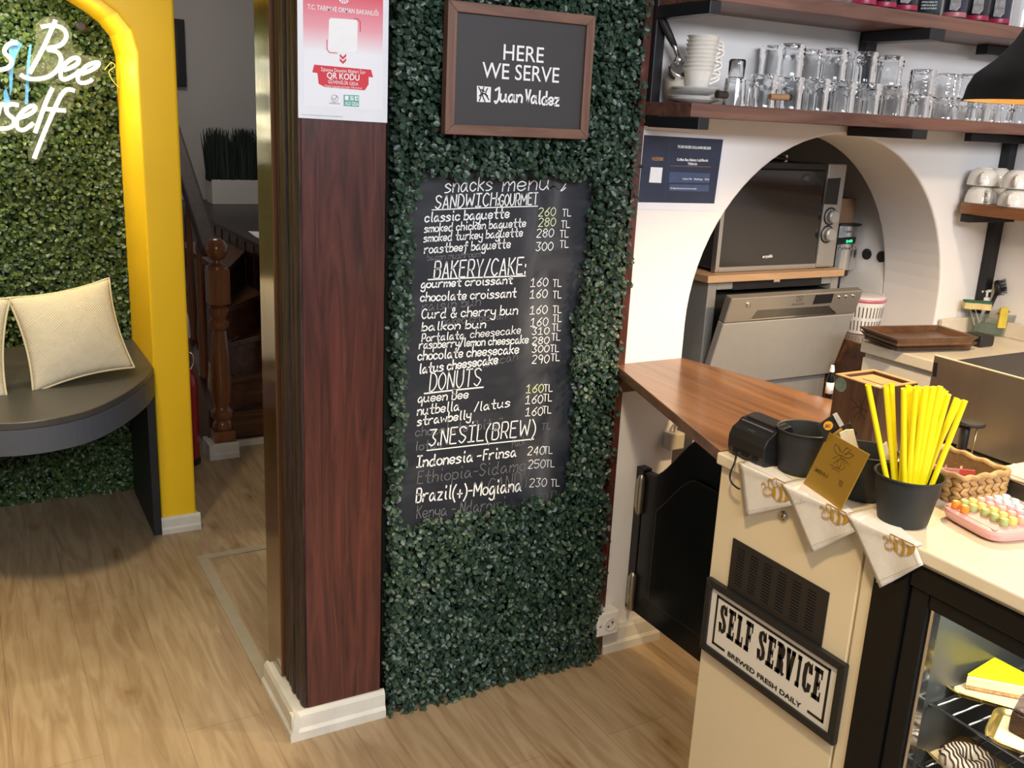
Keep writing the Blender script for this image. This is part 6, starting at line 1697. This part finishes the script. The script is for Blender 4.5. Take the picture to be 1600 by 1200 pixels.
# long appliance behind: steel back, black top
AP = thing('steel_appliance', 'long brushed steel appliance with flat black top behind the straws', 'appliance', (2.0, .9, TZ))
AXF = 1.818
A0 = at_x(1460, 556, AXF); AZ = A0.z; AY = A0.y
G().box(AXF, .1, TZ+.012, AXF+.006, AY, AZ).obj('back_panel', mat('bronze_steel', (.26, .215, .165), .40, .75, var=.05, vscale=30, stretch=(1, 1, .05)), AP, bev=.001)
G().box(AXF-.0004, .1, AZ+.0001, AXF+.0064, AY, AZ+.0022).obj('edge_strip', mat('pale_edge', (.66, .56, .40), .35, .3, var=.03, vscale=20), AP)
G().box(AXF+.0065, .1, TZ+.012, 2.187, AY-.012, AZ-.012).obj('body', GBLK, AP, bev=.003)
G().box(AXF+.0065, .1, AZ-.0118, 2.19, AY-.035, AZ-.003).obj('top_plate', mat('matt_black_top', (.010, .010, .010), .3, var=.2, vscale=9), AP, bev=.001)
q = [at_x(x, y, AXF-.0006) for x, y in ((1459, 566), (1465, 567), (1463, 589), (1457, 588))]
G().prism(q, (.0005, 0, 0)).obj('slot', DARKIN, AP)
g = G()
for x in (AXF+.04, 2.14):
    for y in (AY-.05, .3): g.cyl((x, y, TZ+.0004), (x, y, TZ+.0118), .018, .016, 16)
g.obj('feet', BLACK, AP)
# black stand behind the basket
b = at_x(1499, 720, 1.7226); SD = thing('black_stand', 'small black stand with flat oval head behind the wicker basket', 'stand', (1.7226, b.y, TZ))
tp = at_x(1504, 664, 1.7226)
G().tube([(1.7226, b.y, TZ+.001), (1.7226, b.y, tp.z-.004), tp+Vector((0, 0, 0))], .010, 12).obj('post', BLACK, SD, smooth=True)
hq = at_x(1518, 661, 1.7226)
G().lathe([(.002, -.004), (.026, -.003), (.027, 0), (.024, .003), (0, .004)], hq, 28).obj('head', BLACK, SD, smooth=True, auto=40)
G().lathe([(.045, 0), (.045, .004), (.02, .006)], (1.7226, b.y, TZ+.0004), 28).obj('foot', BLACK, SD, smooth=True, auto=40)
p0, p1 = at_x(1527, 670, 1.7226), at_x(1519, 705, 1.7226); G().tube([p0, p1, Vector((p1.x, p1.y, TZ+.006))], .0017, 6).obj('rod', mat('brass_rod', (.50, .38, .18), .3, .9, var=.05, vscale=20), SD, smooth=True)
# small bottle beside the dishwasher
P = at_z(1294, 621, BZ+.0003); bt = thing('sauce_bottle', 'slim dark bottle with white cap and label on the bar board', 'bottle', (P.x, P.y, BZ+.0003))
zt_ = at_plane(1300, 571, P, Vector((FW.x, FW.y, 0)).normalized()).z-BZ; c = (P.x, P.y, BZ+.0003); r = .0095
G().lathe([(r*.9, 0), (r, .002), (r, zt_*.62), (r*.55, zt_*.74), (r*.5, zt_*.80)], c, 20).obj('body', GBLK, bt, smooth=True, auto=40)
G().lathe([(r*.62, zt_*.80), (r*.7, zt_*.84), (r*.45, zt_), (0, zt_)], c, 20).obj('cap', WHITEPLASTIC, bt, smooth=True, auto=40)
G().lathe([(r+.0003, zt_*.14), (r+.0003, zt_*.48)], c, 20).obj('label', PRINTWHITE, bt, smooth=True)

# ================================================================== pendant lamp
LP = at_y(1648, 140, 1.30); LZ = at_y(1515, 151, 1.30).z; LR = .178
PD_ = thing('pendant_lamp', 'black metal pendant lamp shade hanging at the right edge', 'lamp', (LP.x, 1.30, LZ))
c = (LP.x, 1.30, LZ)
G().lathe([(LR, 0), (LR*.985, .004), (LR*.96, .030), (LR*.93, .042), (LR*.90, .055), (LR*.70, .085), (LR*.52, .125), (LR*.42, .160), (LR*.36, .180), (LR*.20, .190), (LR*.18, .190)], c, 48, cap=False).obj('shade', mat('shade_black', (.005, .005, .005), .6, spec=.25, var=.1, vscale=9), PD_, smooth=True, auto=40)
G().lathe([(LR*.20, .186), (LR*.35, .172), (LR*.50, .118), (LR*.68, .080), (LR*.87, .050), (LR*.94, .024), (LR*.975, .0005)], c, 48, cap=False).obj('lining', mat('shade_lining', (.86, .62, .28), .5, var=.03, vscale=9), PD_, smooth=True)
G().lathe([(.028, .190), (.030, .25), (.022, .27), (.006, .275), (.006, .9)], c, 20).obj('stem', BLACK, PD_, smooth=True, auto=40)
G().tube(spline([V3(c)+side*-.05+UZ*.176, V3(c)+side*-.06+UZ*.22, V3(c)+side*-.02+UZ*.262, V3(c)+UZ*.268], 5), .006, 8).obj('bracket', BLACK, PD_, smooth=True)
G().lathe([(0, .05), (.02, .056), (.030, .08), (.026, .11), (.014, .13), (.012, .18), (0, .18)], c, 20).obj('bulb', mat('lit_bulb', (1, .8, .5), .4, emit=(1, .68, .30), estr=12, var=.01, vscale=5), PD_, smooth=True)
l = bpy.data.lights.new('lamp_light', 'SPOT'); l.energy = 60; l.color = (1, .70, .36); l.shadow_soft_size = .035; l.spot_size = math.radians(150); l.spot_blend = .5
o = bpy.data.objects.new('lamp_light', l); COL.objects.link(o); o.location = (c[0], c[1], c[2]+.035)
